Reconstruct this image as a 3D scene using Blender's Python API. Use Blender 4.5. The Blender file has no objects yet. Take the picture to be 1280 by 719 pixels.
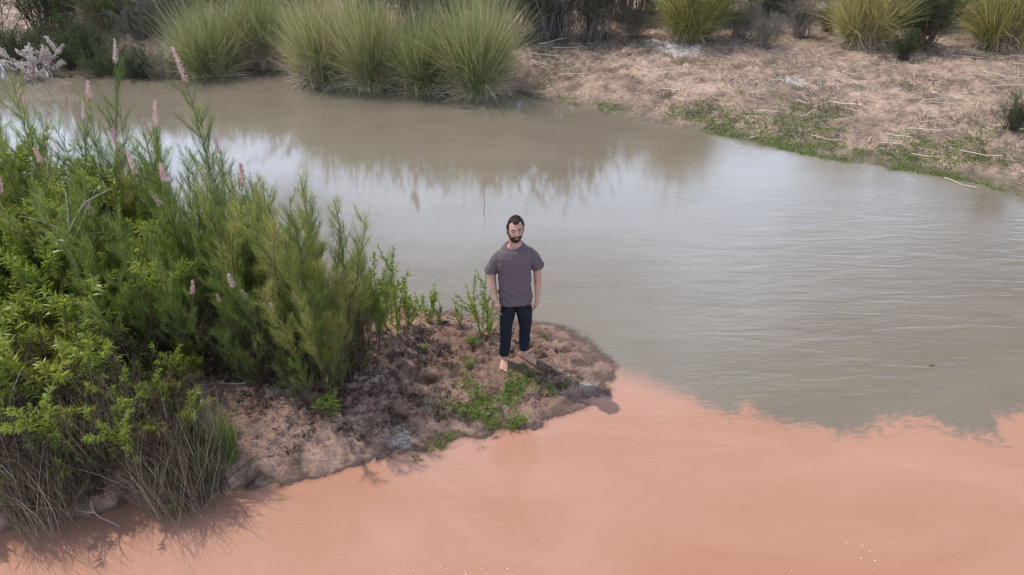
import bpy, math, random
import numpy as np
from mathutils import Vector

# ------------------------------------------------------------------ camera, sky, sun, exposure
S = bpy.context.scene
COL = S.collection
R = math.radians
PITCH, CAM_H = R(30.0), 4.45
cam_d = bpy.data.cameras.new('camera'); cam = bpy.data.objects.new('camera', cam_d); COL.objects.link(cam)
cam.location = (0, 0, CAM_H); cam.rotation_euler = (R(90) - PITCH, 0, 0)
cam_d.sensor_width = 36.0; cam_d.lens = 36.0 * 853 / 1280
cam_d.clip_start = 0.05; cam_d.clip_end = 3000
S.camera = cam
S.view_settings.view_transform = 'Standard'; S.view_settings.look = 'None'
S.view_settings.exposure = -0.2; S.view_settings.gamma = 1.0
S.cycles.use_denoising = True
S.cycles.max_bounces = 8; S.cycles.diffuse_bounces = 3; S.cycles.glossy_bounces = 3
S.cycles.transmission_bounces = 4; S.cycles.transparent_max_bounces = 4

SUN_EL, SUN_AZ = R(57), math.atan2(-0.845, 0.535)
W = bpy.data.worlds.new('World'); S.world = W; W.use_nodes = True
wn = W.node_tree; wn.nodes.clear()
def wnode(t, **k):
    n = wn.nodes.new(t)
    for a, b in k.items(): setattr(n, a, b)
    return n
w_out = wnode('ShaderNodeOutputWorld'); w_bg = wnode('ShaderNodeBackground')
w_sky = wnode('ShaderNodeTexSky', sky_type='NISHITA', sun_disc=False, sun_elevation=SUN_EL, sun_rotation=SUN_AZ,
              altitude=400, air_density=1.0, dust_density=3.0, ozone_density=1.0)
w_tc = wnode('ShaderNodeTexCoord')
w_map = wnode('ShaderNodeMapping'); w_map.inputs['Scale'].default_value = (1.0, 1.0, 1.9)
w_noi = wnode('ShaderNodeTexNoise'); w_noi.inputs['Scale'].default_value = 2.3
w_noi.inputs['Detail'].default_value = 7; w_noi.inputs['Roughness'].default_value = 0.55
# broken cloud: seen edge-on it closes up towards the horizon all round
w_sep = wnode('ShaderNodeSeparateXYZ'); w_one = wnode('ShaderNodeMath', operation='SUBTRACT'); w_one.inputs[0].default_value = 1.0
w_pow = wnode('ShaderNodeMath', operation='POWER'); w_pow.inputs[1].default_value = 2.0
w_cov = wnode('ShaderNodeMath', operation='MULTIPLY_ADD'); w_cov.inputs[1].default_value = 0.75
w_rmp = wnode('ShaderNodeMapRange'); w_rmp.interpolation_type = 'SMOOTHSTEP'
w_rmp.inputs['From Min'].default_value = 0.54; w_rmp.inputs['From Max'].default_value = 0.85
w_mix = wnode('ShaderNodeMix', data_type='RGBA')
w_mix.inputs['B'].default_value = (22.5, 27.0, 35.0, 1)
L = wn.links.new
L(w_tc.outputs['Generated'], w_map.inputs['Vector']); L(w_map.outputs[0], w_noi.inputs['Vector'])
L(w_tc.outputs['Generated'], w_sep.inputs[0]); L(w_sep.outputs['Z'], w_one.inputs[1]); L(w_one.outputs[0], w_pow.inputs[0])
L(w_pow.outputs[0], w_cov.inputs[0]); L(w_noi.outputs['Fac'], w_cov.inputs[2]); L(w_cov.outputs[0], w_rmp.inputs['Value'])
L(w_rmp.outputs[0], w_mix.inputs['Factor'])
L(w_sky.outputs[0], w_mix.inputs['A']); L(w_mix.outputs['Result'], w_bg.inputs['Color'])
w_bg.inputs['Strength'].default_value = 0.10
L(w_bg.outputs[0], w_out.inputs['Surface'])

sun_d = bpy.data.lights.new('sun', 'SUN'); sun_d.energy = 5.0; sun_d.angle = R(0.6); sun_d.color = (1.0, 0.95, 0.88)
sun = bpy.data.objects.new('sun', sun_d); COL.objects.link(sun)
to_sun = Vector((math.sin(SUN_AZ) * math.cos(SUN_EL), math.cos(SUN_AZ) * math.cos(SUN_EL), math.sin(SUN_EL)))
sun.rotation_euler = to_sun.to_track_quat('Z', 'Y').to_euler(); sun.location = to_sun * 60

# ------------------------------------------------------------------ helpers
def G(u, v, z=0.0):
    """ground point at height z that the surveyed photo position (u, v) looks at"""
    r = (u - 640) / 853; d = (v - 360) / 853
    fh = math.cos(PITCH) - d * math.sin(PITCH); vt = -(math.sin(PITCH) + d * math.cos(PITCH))
    t = (z - CAM_H) / vt
    return r * t, fh * t

def _hash(ix, iy, iz, seed):
    n = (ix * 374761393 + iy * 668265263 + iz * 2147483647 + seed * 974634643) & 0xffffffff
    n = ((n ^ (n >> 13)) * 1274126177) & 0xffffffff
    n = ((n ^ (n >> 16)) * 2246822519) & 0xffffffff
    return ((n ^ (n >> 15)) & 0xffffff) / float(0xffffff)
def vnoise(x, y, z=None, seed=0):
    x = np.asarray(x, float); y = np.asarray(y, float); z = np.zeros_like(x) if z is None else np.asarray(z, float)
    ix, iy, iz = (np.floor(a).astype(np.int64) for a in (x, y, z))
    fx, fy, fz = x - ix, y - iy, z - iz
    fx, fy, fz = (a * a * (3 - 2 * a) for a in (fx, fy, fz))
    out = 0
    for dz in (0, 1):
        for dy in (0, 1):
            for dx in (0, 1):
                w = (fx if dx else 1 - fx) * (fy if dy else 1 - fy) * (fz if dz else 1 - fz)
                out = out + w * _hash(ix + dx, iy + dy, iz + dz, seed)
    return out * 2 - 1
def fbm(x, y, z=None, oct=4, seed=0, gain=0.5):
    s, a, f = 0, 1.0, 1.0
    for k in range(oct):
        s = s + a * vnoise(np.asarray(x) * f, np.asarray(y) * f, None if z is None else np.asarray(z) * f, seed + k * 17)
        a *= gain; f *= 2.03
    return s
def sstep(a, b, x):
    t = np.clip((x - a) / (b - a), 0, 1); return t * t * (3 - 2 * t)

def norm(a): return a / np.maximum(np.linalg.norm(a, axis=-1, keepdims=True), 1e-9)

def quad_mesh(name, V, F, mat=None, tint=None, smooth=False, attrs=None):
    V = np.ascontiguousarray(V, np.float32).reshape(-1, 3); F = np.ascontiguousarray(F, np.int32).reshape(-1, 4)
    me = bpy.data.meshes.new(name)
    me.vertices.add(len(V)); me.vertices.foreach_set('co', V.ravel())
    me.loops.add(F.size); me.loops.foreach_set('vertex_index', F.ravel())
    me.polygons.add(len(F)); me.polygons.foreach_set('loop_start', np.arange(0, F.size, 4, dtype=np.int32))
    if smooth: me.polygons.foreach_set('use_smooth', np.ones(len(F), bool))
    for k, a in dict(attrs or {}, **({'tint': tint} if tint is not None else {})).items():
        at = me.attributes.new(k, 'FLOAT', 'POINT'); at.data.foreach_set('value', np.ascontiguousarray(a, np.float32))
    me.update(calc_edges=True); me.validate()
    if mat: me.materials.append(mat)
    return me

class Geo:
    """collects quads of one part"""
    def __init__(s): s.V, s.F, s.T, s.n = [], [], [], 0
    def add(s, V, F, T):
        s.V.append(V); s.F.append(F + s.n); s.T.append(T); s.n += len(V)
    def mesh(s, name, mat, smooth=False):
        return quad_mesh(name, np.concatenate(s.V), np.concatenate(s.F), mat, np.concatenate(s.T), smooth)

def strips(B, D, Ln, Wd, rng, droop=0.0, seg=1, tint=None, sway=0.0, tip=0.12, zmin=None, belly=0.35):
    """n curved tapering blades as quads"""
    n = len(B); D = norm(D); Ln = np.broadcast_to(np.asarray(Ln, float), (n,)); Wd = np.broadcast_to(np.asarray(Wd, float), (n,))
    droop = np.broadcast_to(np.asarray(droop, float), (n,))
    t = np.linspace(0, 1, seg + 1)
    rnd = norm(rng.normal(size=(n, 3)))
    side = norm(np.cross(D, rnd)); sw = norm(rng.normal(size=(n, 3))) * sway
    P = B[:, None] + D[:, None] * (Ln[:, None] * t)[..., None]
    P = P + np.array([0, 0, -1.0]) * (droop * Ln)[:, None, None] * (t ** 2)[None, :, None]
    P = P + sw[:, None] * Ln[:, None, None] * (t ** 2)[None, :, None]
    if zmin is not None: P[..., 2] = np.maximum(P[..., 2], zmin)
    prof = np.where(t < belly, 0.6 + 0.4 * t / belly, 1 - (1 - tip) * ((t - belly) / (1 - belly)) ** 1.5)
    w = Wd[:, None] * prof[None] * 0.5
    V = np.stack([P - side[:, None] * w[..., None], P + side[:, None] * w[..., None]], 2).reshape(-1, 3)
    m = (seg + 1) * 2
    k = np.arange(seg)
    f = np.stack([2 * k, 2 * k + 1, 2 * k + 3, 2 * k + 2], -1)
    F = (np.arange(n)[:, None, None] * m + f[None]).reshape(-1, 4)
    tt = rng.random(n) if tint is None else np.broadcast_to(np.asarray(tint, float), (n,))
    return V, F, np.repeat(tt, m)

def tube(path, rad, sides=5, tint=0.5):
    """open tapered tube"""
    P = np.asarray(path, float); n = len(P); rad = np.broadcast_to(np.asarray(rad, float), (n,))
    T = norm(np.gradient(P, axis=0)); ref = np.array([0.31, 0.87, 0.37])
    U = norm(np.cross(T, ref)); Vv = np.cross(T, U)
    a = np.linspace(0, 2 * np.pi, sides, endpoint=False)
    ring = P[:, None] + rad[:, None, None] * (np.cos(a)[None, :, None] * U[:, None] + np.sin(a)[None, :, None] * Vv[:, None])
    i = np.arange(n - 1)[:, None]; j = np.arange(sides)[None]; j2 = (j + 1) % sides
    F = np.stack([i * sides + j, i * sides + j2, (i + 1) * sides + j2, (i + 1) * sides + j], -1).reshape(-1, 4)
    V = ring.reshape(-1, 3)
    return V, F, np.full(len(V), tint)

def wander(p0, d0, length, n, rng, wob=0.12, up=0.0):
    P = [np.array(p0, float)]; d = norm(np.array(d0, float))
    for k in range(n):
        d = norm(d + rng.normal(size=3) * wob + np.array([0, 0, up]))
        P.append(P[-1] + d * length / n)
    return np.array(P)
def along(P, s):
    """points and directions at parameters s in 0..1 of polyline P"""
    n = len(P) - 1; q = np.clip(np.asarray(s) * n, 0, n - 1e-6); i = q.astype(int); f = (q - i)[:, None]
    return P[i] * (1 - f) + P[i + 1] * f, norm(P[i + 1] - P[i])

def tag(o, label=None, cat=None, group=None, kind=None):
    for k, v in (('label', label), ('category', cat), ('group', group), ('kind', kind)):
        if v: o[k] = v
    return o
def link(name, me, parent=None):
    o = bpy.data.objects.new(name, me); COL.objects.link(o)
    if parent: o.parent = parent
    return o
def empty(name, loc=(0, 0, 0)):
    o = bpy.data.objects.new(name, None); COL.objects.link(o); o.location = loc; o.empty_display_size = 0.1
    return o
def dup(root):
    r = root.copy(); COL.objects.link(r)
    for ch in list(root.children):
        c = ch.copy(); COL.objects.link(c); c.parent = r
        for g in list(ch.children):
            d = g.copy(); COL.objects.link(d); d.parent = c
    for k in ('label', 'category', 'group'):
        if k in r: del r[k]
    return r
_used = set()
def place(proto, x, y, z, rz, sc, label, cat, group=None, tilt=(0, 0)):
    if proto.name in _used: o = dup(proto)
    else: _used.add(proto.name); o = proto
    o.location = (x, y, z); o.rotation_euler = (tilt[0], tilt[1], rz)
    o.scale = (sc, sc, sc) if not isinstance(sc, tuple) else sc
    return tag(o, label, cat, group)

# ------------------------------------------------------------------ materials
def mat(name):
    m = bpy.data.materials.new(name); m.use_nodes = True; nt = m.node_tree; nt.nodes.clear()
    out = nt.nodes.new('ShaderNodeOutputMaterial')
    return m, nt, out
def N(nt, t, ins=None, **k):
    n = nt.nodes.new(t)
    for a, b in k.items(): setattr(n, a, b)
    for a, b in (ins or {}).items():
        if hasattr(b, 'links') or isinstance(b, bpy.types.NodeSocket): nt.links.new(b, n.inputs[a])
        else: n.inputs[a].default_value = b
    return n
def ramp(nt, fac, stops):
    n = nt.nodes.new('ShaderNodeValToRGB'); nt.links.new(fac, n.inputs['Fac'])
    e = n.color_ramp.elements
    while len(e) < len(stops): e.new(0.5)
    for el, (p, c) in zip(e, stops): el.position = p; el.color = (*c, 1)
    return n.outputs['Color']
def leaf_mat(name, stops, trans=0.35, rough=0.55, spec=0.25):
    m, nt, out = mat(name)
    at = N(nt, 'ShaderNodeAttribute', attribute_name='tint')
    oi = N(nt, 'ShaderNodeObjectInfo')
    ad = N(nt, 'ShaderNodeMath', {0: oi.outputs['Random'], 1: -0.5}, operation='ADD')
    ml = N(nt, 'ShaderNodeMath', {0: ad.outputs[0], 1: 0.18, 2: at.outputs['Fac']}, operation='MULTIPLY_ADD')
    c = ramp(nt, ml.outputs[0], stops)
    p = N(nt, 'ShaderNodeBsdfPrincipled', {'Base Color': c, 'Roughness': rough, 'Specular IOR Level': spec})
    if trans > 0:
        t = N(nt, 'ShaderNodeBsdfTranslucent', {'Color': c})
        mx = N(nt, 'ShaderNodeMixShader', {0: trans, 1: p.outputs[0], 2: t.outputs[0]})
        nt.links.new(mx.outputs[0], out.inputs['Surface'])
    else: nt.links.new(p.outputs[0], out.inputs['Surface'])
    return m

M = {}
M['tamarisk'] = leaf_mat('tamarisk_green', [(0.0, (0.085, 0.115, 0.028)), (0.45, (0.155, 0.225, 0.045)), (0.8, (0.23, 0.30, 0.07)), (1.0, (0.36, 0.28, 0.09))], 0.48)
M['willow'] = leaf_mat('willow_leaf', [(0.0, (0.10, 0.15, 0.022)), (0.5, (0.22, 0.285, 0.036)), (1.0, (0.38, 0.39, 0.07))], 0.46, 0.4, 0.4)
M['dark_leaf'] = leaf_mat('dark_shrub_leaf', [(0.0, (0.03, 0.05, 0.02)), (0.6, (0.06, 0.10, 0.03)), (1.0, (0.11, 0.15, 0.05))], 0.3)
M['grey_leaf'] = leaf_mat('grey_scrub_leaf', [(0.0, (0.10, 0.085, 0.065)), (0.45, (0.12, 0.125, 0.07)), (0.8, (0.17, 0.165, 0.12)), (1.0, (0.26, 0.25, 0.22))], 0.25)
M['stem'] = leaf_mat('shrub_stem', [(0.0, (0.06, 0.035, 0.028)), (0.6, (0.12, 0.075, 0.055)), (1.0, (0.26, 0.23, 0.20))], 0, 0.7)
M['twig'] = leaf_mat('dead_twig', [(0.0, (0.13, 0.10, 0.08)), (0.6, (0.25, 0.21, 0.18)), (1.0, (0.48, 0.44, 0.40))], 0, 0.7)
M['dry'] = leaf_mat('dry_grass', [(0.0, (0.075, 0.052, 0.035)), (0.5, (0.20, 0.155, 0.10)), (0.85, (0.40, 0.335, 0.24)), (1.0, (0.44, 0.38, 0.29))], 0.25)
M['pampas'] = leaf_mat('pampas_blade', [(0.0, (0.10, 0.14, 0.04)), (0.4, (0.19, 0.23, 0.075)), (0.75, (0.33, 0.33, 0.15)), (1.0, (0.50, 0.43, 0.22))], 0.35)
M['pampas_y'] = leaf_mat('yellow_pampas_blade', [(0.0, (0.16, 0.16, 0.04)), (0.4, (0.27, 0.26, 0.075)), (0.8, (0.42, 0.37, 0.13)), (1.0, (0.55, 0.47, 0.24))], 0.35)
M['straw'] = leaf_mat('straw', [(0.0, (0.16, 0.115, 0.08)), (0.5, (0.37, 0.285, 0.205)), (1.0, (0.66, 0.55, 0.41))], 0.15)
M['pink'] = leaf_mat('pink_flower', [(0.0, (0.46, 0.24, 0.25)), (0.6, (0.66, 0.40, 0.40)), (1.0, (0.74, 0.58, 0.55))], 0.3)
M['cream'] = leaf_mat('pale_seed_head', [(0.0, (0.42, 0.32, 0.28)), (1.0, (0.75, 0.66, 0.62))], 0.3)
M['grass'] = leaf_mat('green_grass', [(0.0, (0.07, 0.12, 0.02)), (0.6, (0.15, 0.24, 0.04)), (1.0, (0.30, 0.32, 0.09))], 0.35)
M['cover'] = leaf_mat('ground_cover_leaf', [(0.0, (0.07, 0.115, 0.025)), (0.6, (0.15, 0.225, 0.045)), (1.0, (0.29, 0.31, 0.10))], 0.3)

def soil_mat(name, dry, mid, wet, pale, scale, bump):
    m, nt, out = mat(name)
    geo = N(nt, 'ShaderNodeNewGeometry'); P = geo.outputs['Position']
    n1 = N(nt, 'ShaderNodeTexNoise', {'Vector': P, 'Scale': scale, 'Detail': 9.0, 'Roughness': 0.62})
    n2 = N(nt, 'ShaderNodeTexNoise', {'Vector': P, 'Scale': scale * 0.22, 'Detail': 5.0, 'Roughness': 0.55})
    n3 = N(nt, 'ShaderNodeTexNoise', {'Vector': P, 'Scale': scale * 6.5, 'Detail': 6.0, 'Roughness': 0.7})
    c = ramp(nt, n1.outputs['Fac'], [(0.38, tuple(a * 0.7 for a in mid)), (0.5, dry), (0.62, tuple(min(1, a * 1.25) for a in dry))])
    f2 = N(nt, 'ShaderNodeMapRange', {'Value': n2.outputs['Fac'], 'From Min': 0.42, 'From Max': 0.62})
    c = N(nt, 'ShaderNodeMix', {'Factor': f2.outputs[0], 'A': c, 'B': (*mid, 1)}, data_type='RGBA').outputs['Result'] if False else c
    mx0 = N(nt, 'ShaderNodeMix', data_type='RGBA'); mx0.inputs['B'].default_value = (*mid, 1)
    f2m = N(nt, 'ShaderNodeMath', {0: f2.outputs[0], 1: 0.6}, operation='MULTIPLY')
    nt.links.new(f2m.outputs[0], mx0.inputs['Factor']); nt.links.new(c, mx0.inputs['A'])
    sa = N(nt, 'ShaderNodeAttribute', attribute_name='salt')
    sf = N(nt, 'ShaderNodeMath', {0: n3.outputs['Fac'], 1: 0.9, 2: sa.outputs['Fac']}, operation='MULTIPLY_ADD')
    sf2 = N(nt, 'ShaderNodeMapRange', {'Value': sf.outputs[0], 'From Min': 0.78, 'From Max': 1.15})
    mx1 = N(nt, 'ShaderNodeMix', data_type='RGBA'); mx1.inputs['B'].default_value = (*pale, 1)
    nt.links.new(sf2.outputs[0], mx1.inputs['Factor']); nt.links.new(mx0.outputs['Result'], mx1.inputs['A'])
    wa = N(nt, 'ShaderNodeAttribute', attribute_name='wet')
    mx2 = N(nt, 'ShaderNodeMix', data_type='RGBA'); mx2.inputs['B'].default_value = (*wet, 1)
    nt.links.new(wa.outputs['Fac'], mx2.inputs['Factor']); nt.links.new(mx1.outputs['Result'], mx2.inputs['A'])
    fine = N(nt, 'ShaderNodeMapRange', {'Value': n3.outputs['Fac'], 'From Min': 0.3, 'From Max': 0.7, 'To Min': 0.55, 'To Max': 1.3})
    mx3 = N(nt, 'ShaderNodeVectorMath', {0: mx2.outputs['Result'], 1: fine.outputs[0]}, operation='MULTIPLY')
    rg = N(nt, 'ShaderNodeMapRange', {'Value': wa.outputs['Fac'], 'To Min': 0.85, 'To Max': 0.45})
    b = N(nt, 'ShaderNodeBump', {'Height': n3.outputs['Fac'], 'Strength': bump, 'Distance': 0.05})
    p = N(nt, 'ShaderNodeBsdfPrincipled', {'Base Color': mx3.outputs[0], 'Roughness': rg.outputs[0], 'Specular IOR Level': 0.3, 'Normal': b.outputs[0]})
    nt.links.new(p.outputs[0], out.inputs['Surface'])
    return m
M['mud'] = soil_mat('river_mud', (0.35, 0.225, 0.172), (0.165, 0.095, 0.068), (0.135, 0.080, 0.057), (0.42, 0.36, 0.32), 5.0, 0.9)
M['bank'] = soil_mat('far_bank_soil', (0.335, 0.238, 0.182), (0.21, 0.146, 0.107), (0.125, 0.10, 0.06), (0.55, 0.51, 0.49), 1.6, 0.7)

def water_mat():
    m, nt, out = mat('turbid_river_water')
    geo = N(nt, 'ShaderNodeNewGeometry'); P = geo.outputs['Position']
    sd = N(nt, 'ShaderNodeAttribute', attribute_name='sediment')
    wv = N(nt, 'ShaderNodeMapping', {'Vector': P, 'Scale': (1.0, 1.5, 1.0)})
    n1 = N(nt, 'ShaderNodeTexNoise', {'Vector': wv.outputs[0], 'Scale': 5.0, 'Detail': 10.0, 'Roughness': 0.72, 'Distortion': 1.2})
    nm = N(nt, 'ShaderNodeMath', {0: n1.outputs['Fac'], 1: -0.5}, operation='ADD')
    am = N(nt, 'ShaderNodeAttribute', attribute_name='wisp')
    na = N(nt, 'ShaderNodeMath', {0: nm.outputs[0], 1: am.outputs['Fac']}, operation='MULTIPLY')
    s2 = N(nt, 'ShaderNodeMath', {0: na.outputs[0], 1: sd.outputs['Fac']}, operation='ADD')
    f = N(nt, 'ShaderNodeMapRange', {'Value': s2.outputs[0], 'From Min': -1.0, 'From Max': 1.0}, interpolation_type='SMOOTHSTEP')
    # slow drifts of silt in each stream
    m4 = N(nt, 'ShaderNodeMapping', {'Vector': P, 'Rotation': (0, 0, R(-18)), 'Scale': (0.7, 1.7, 1.0)})
    n4 = N(nt, 'ShaderNodeTexNoise', {'Vector': m4.outputs[0], 'Scale': 0.7, 'Detail': 4.0, 'Roughness': 0.6, 'Distortion': 0.8})
    cg = ramp(nt, n4.outputs['Fac'], [(0.3, (0.150, 0.125, 0.093)), (0.7, (0.180, 0.150, 0.114))])
    cr = ramp(nt, n4.outputs['Fac'], [(0.3, (0.335, 0.168, 0.108)), (0.7, (0.385, 0.212, 0.155))])
    mx = N(nt, 'ShaderNodeMix', {'Factor': f.outputs[0]}, data_type='RGBA')
    nt.links.new(cg, mx.inputs['A']); nt.links.new(cr, mx.inputs['B'])
    # ripples: long low swell lines plus fine wind ripples, stronger on the open right side
    m1 = N(nt, 'ShaderNodeMapping', {'Vector': P, 'Rotation': (0, 0, R(8)), 'Scale': (1.0, 5.0, 1.0)})
    r1 = N(nt, 'ShaderNodeTexNoise', {'Vector': m1.outputs[0], 'Scale': 1.15, 'Detail': 3.0, 'Roughness': 0.5, 'Distortion': 0.9})
    m2 = N(nt, 'ShaderNodeMapping', {'Vector': P, 'Rotation': (0, 0, R(-14)), 'Scale': (1.0, 3.2, 1.0)})
    r2 = N(nt, 'ShaderNodeTexNoise', {'Vector': m2.outputs[0], 'Scale': 6.5, 'Detail': 4.0, 'Roughness': 0.6, 'Distortion': 0.4})
    ra = N(nt, 'ShaderNodeAttribute', attribute_name='ripple')
    rb = N(nt, 'ShaderNodeAttribute', attribute_name='wavelet')
    h1 = N(nt, 'ShaderNodeMath', {0: r1.outputs['Fac'], 1: ra.outputs['Fac']}, operation='MULTIPLY')
    h2 = N(nt, 'ShaderNodeMath', {0: r2.outputs['Fac'], 1: rb.outputs['Fac']}, operation='MULTIPLY')
    h = N(nt, 'ShaderNodeMath', {0: h1.outputs[0], 1: h2.outputs[0]}, operation='ADD')
    b = N(nt, 'ShaderNodeBump', {'Height': h.outputs[0], 'Strength': 1.0, 'Distance': 0.02})
    p = N(nt, 'ShaderNodeBsdfPrincipled', {'Base Color': mx.outputs['Result'], 'Roughness': 0.03, 'IOR': 1.42, 'Normal': b.outputs[0]})
    oa = N(nt, 'ShaderNodeAttribute', attribute_name='turbid')          # a thin film over the shelving mud lets it show through
    tr_ = N(nt, 'ShaderNodeBsdfTransparent')
    ms = N(nt, 'ShaderNodeMixShader', {0: oa.outputs['Fac'], 1: tr_.outputs[0], 2: p.outputs[0]})
    nt.links.new(ms.outputs[0], out.inputs['Surface'])
    return m
M['water'] = water_mat()

def plain(name, col, rough=0.6, spec=0.3, nscale=None, namp=0.25, bump=0.0, sss=0.0):
    m, nt, out = mat(name)
    p = N(nt, 'ShaderNodeBsdfPrincipled', {'Base Color': (*col, 1), 'Roughness': rough, 'Specular IOR Level': spec})
    if nscale:
        tc = N(nt, 'ShaderNodeTexCoord')
        n = N(nt, 'ShaderNodeTexNoise', {'Vector': tc.outputs['Object'], 'Scale': nscale, 'Detail': 5.0, 'Roughness': 0.6})
        c = ramp(nt, n.outputs['Fac'], [(0.3, tuple(a * (1 - namp) for a in col)), (0.7, tuple(min(1, a * (1 + namp)) for a in col))])
        nt.links.new(c, p.inputs['Base Color'])
        if bump:
            b = N(nt, 'ShaderNodeBump', {'Height': n.outputs['Fac'], 'Strength': bump, 'Distance': 0.004})
            nt.links.new(b.outputs[0], p.inputs['Normal'])
    if sss:
        p.inputs['Subsurface Weight'].default_value = sss; p.inputs['Subsurface Radius'].default_value = (0.012, 0.005, 0.003)
    nt.links.new(p.outputs[0], out.inputs['Surface'])
    return m

# ------------------------------------------------------------------ ground and water
NEAR = np.array([(-30, 0.4), (-14, 2.7), (-8, 3.45), (-4.18, 3.86), (-3.46, 3.98), (-2.98, 4.11), (-2.16, 4.29), (-1.59, 4.53), (-0.75, 4.79),
                 (-0.3, 4.9), (0.16, 5.07), (0.64, 5.31), (0.95, 5.56), (1.12, 5.9), (1.08, 6.15), (0.91, 6.43), (0.47, 6.76), (-0.39, 7.0), (-1.28, 7.12),
                 (-2.5, 7.6), (-3.78, 8.2), (-6, 8.9), (-10, 10.0), (-18, 11), (-30, 12)], float)
def poly_sd(x, y, poly):
    """signed distance, positive inside"""
    x = np.asarray(x, float); y = np.asarray(y, float); d = np.full(x.shape, 1e9); ins = np.zeros(x.shape, bool)
    n = len(poly)
    for i in range(n):
        a, b = poly[i], poly[(i + 1) % n]; e = b - a
        t = np.clip(((x - a[0]) * e[0] + (y - a[1]) * e[1]) / (e @ e), 0, 1)
        d = np.minimum(d, np.hypot(x - a[0] - t * e[0], y - a[1] - t * e[1]))
        c = ((a[1] > y) != (b[1] > y)) & (x < (b[0] - a[0]) * (y - a[1]) / (b[1] - a[1] + 1e-12) + a[0])
        ins ^= c
    return np.where(ins, d, -d)
def near_h(x, y, detail=True):
    x = np.asarray(x, float); y = np.asarray(y, float)
    d = poly_sd(x, y, NEAR) + 0.07 * fbm(x * 2.2, y * 2.2, oct=4, seed=5) + 0.035 * fbm(x * 9, y * 9, oct=4, seed=6, gain=.6) + 0.02
    left = 1 - sstep(-2.4, -0.4, x)
    A = 0.045 + 0.06 * (1 - sstep(0.1, 0.9, x)) + 0.18 * left; Lc = 0.45 - 0.25 * left
    h = np.where(d > 0, 0.004 + A * (1 - np.exp(-np.maximum(d, 0) / Lc)), np.maximum(d * 0.28, -0.55))
    if detail:
        h = h + 0.014 * fbm(x * 7, y * 7, oct=4, seed=19, gain=.6) * sstep(-0.25, 0.0, d)
        k = sstep(0.03, 0.35, d) * (1 - 0.55 * sstep(0.35, 1.0, x))
        clod = np.abs(fbm(x * 8.0, y * 8.0, oct=5, seed=11, gain=0.62))
        h = h + k * (0.045 * fbm(x * 1.7, y * 1.7, oct=3, seed=3) * (0.5 + left) + 0.036 * (np.minimum(clod, .8) - 0.35) - 0.034 * sstep(0.25, 0.75, fbm(x * 7, y * 9, oct=4, seed=15, gain=.6)) + 0.020 * (np.abs(fbm(x * 19, y * 19, oct=3, seed=14)) - .3) + 0.010 * fbm(x * 24, y * 24, oct=3, seed=8))
        for fx, fy in ((-0.09, 5.90), (0.18, 5.98)):      # trodden flat under the man's feet
            w = np.exp(-(((x - fx) / 0.17) ** 2 + ((y - fy) / 0.17) ** 2) ** 2); h = h * (1 - w) + 0.078 * w
        for (px, py, rx, ry, dp) in PRINTS:
            h = h - dp * np.exp(-((x - px) / rx) ** 2 - ((y - py) / ry) ** 2)
    return h
# footprints and hollows trodden into the spit
PRINTS = [(*G(668, 437), 0.07, 0.05, 0.05), (*G(700, 444), 0.10, 0.06, 0.05), (*G(683, 452), 0.09, 0.05, 0.06), (*G(645, 434), 0.06, 0.05, 0.04),
          (*G(575, 430), 0.11, 0.06, 0.05), (*G(560, 455), 0.10, 0.08, 0.05), (*G(585, 470), 0.10, 0.06, 0.05), (*G(535, 485), 0.12, 0.07, 0.06),
          (*G(545, 440), 0.09, 0.06, 0.05), (*G(720, 455), 0.07, 0.05, 0.03), (*G(610, 440), 0.08, 0.05, 0.04), (*G(520, 425), 0.1, 0.06, 0.05)]
FARX = np.array([-400, -60, -30, -16.1, -13.3, -10.5, -9.3, -6.5, -4.8, -1.7, 0, 1.2, 2.9, 4.4, 5.7, 7.0, 8.05, 8.8, 12, 20, 60, 400])
FARY = np.array([40, 28, 24, 22.2, 21.7, 21.4, 21.0, 20.1, 18.9, 18.1, 17.7, 16.9, 15.35, 14.2, 13.1, 12.4, 11.6, 10.9, 8.6, 4, -12, -60.])
def far_s(x, y):
    x = np.asarray(x, float)
    return (np.asarray(y, float) - np.interp(x, FARX, FARY)) * 0.88 + 0.16 * fbm(x * 0.9, np.asarray(y, float) * 0.9, oct=4, seed=21) + 0.10 * fbm(x * 3.3, np.asarray(y, float) * 3.3, oct=4, seed=22)
def far_h(x, y, detail=True):
    s = far_s(x, y); right = sstep(-1.0, 2.5, np.asarray(x, float))
    A = 0.50 + 0.10 * right; Lc = 0.5 + 1.6 * right
    h = np.where(s > 0, 0.006 + A * (1 - np.exp(-np.maximum(s, 0) / Lc)) + 0.018 * np.minimum(np.maximum(s, 0), 40), np.maximum(s * 0.25, -0.55))
    if detail:
        k = sstep(0.05, 1.2, s)
        h = h + k * (0.09 * fbm(x * 0.55, y * 0.55, oct=4, seed=31) + 0.07 * np.abs(fbm(x * 3.1, y * 3.1, oct=4, seed=33)) + 0.03 * fbm(x * 11, y * 11, oct=2, seed=35))
    return h
def lines(*segs):
    out = []
    for a, b, st in segs: out.append(np.arange(a, b, st))
    return np.concatenate(out + [np.array([segs[-1][1]])])
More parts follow.
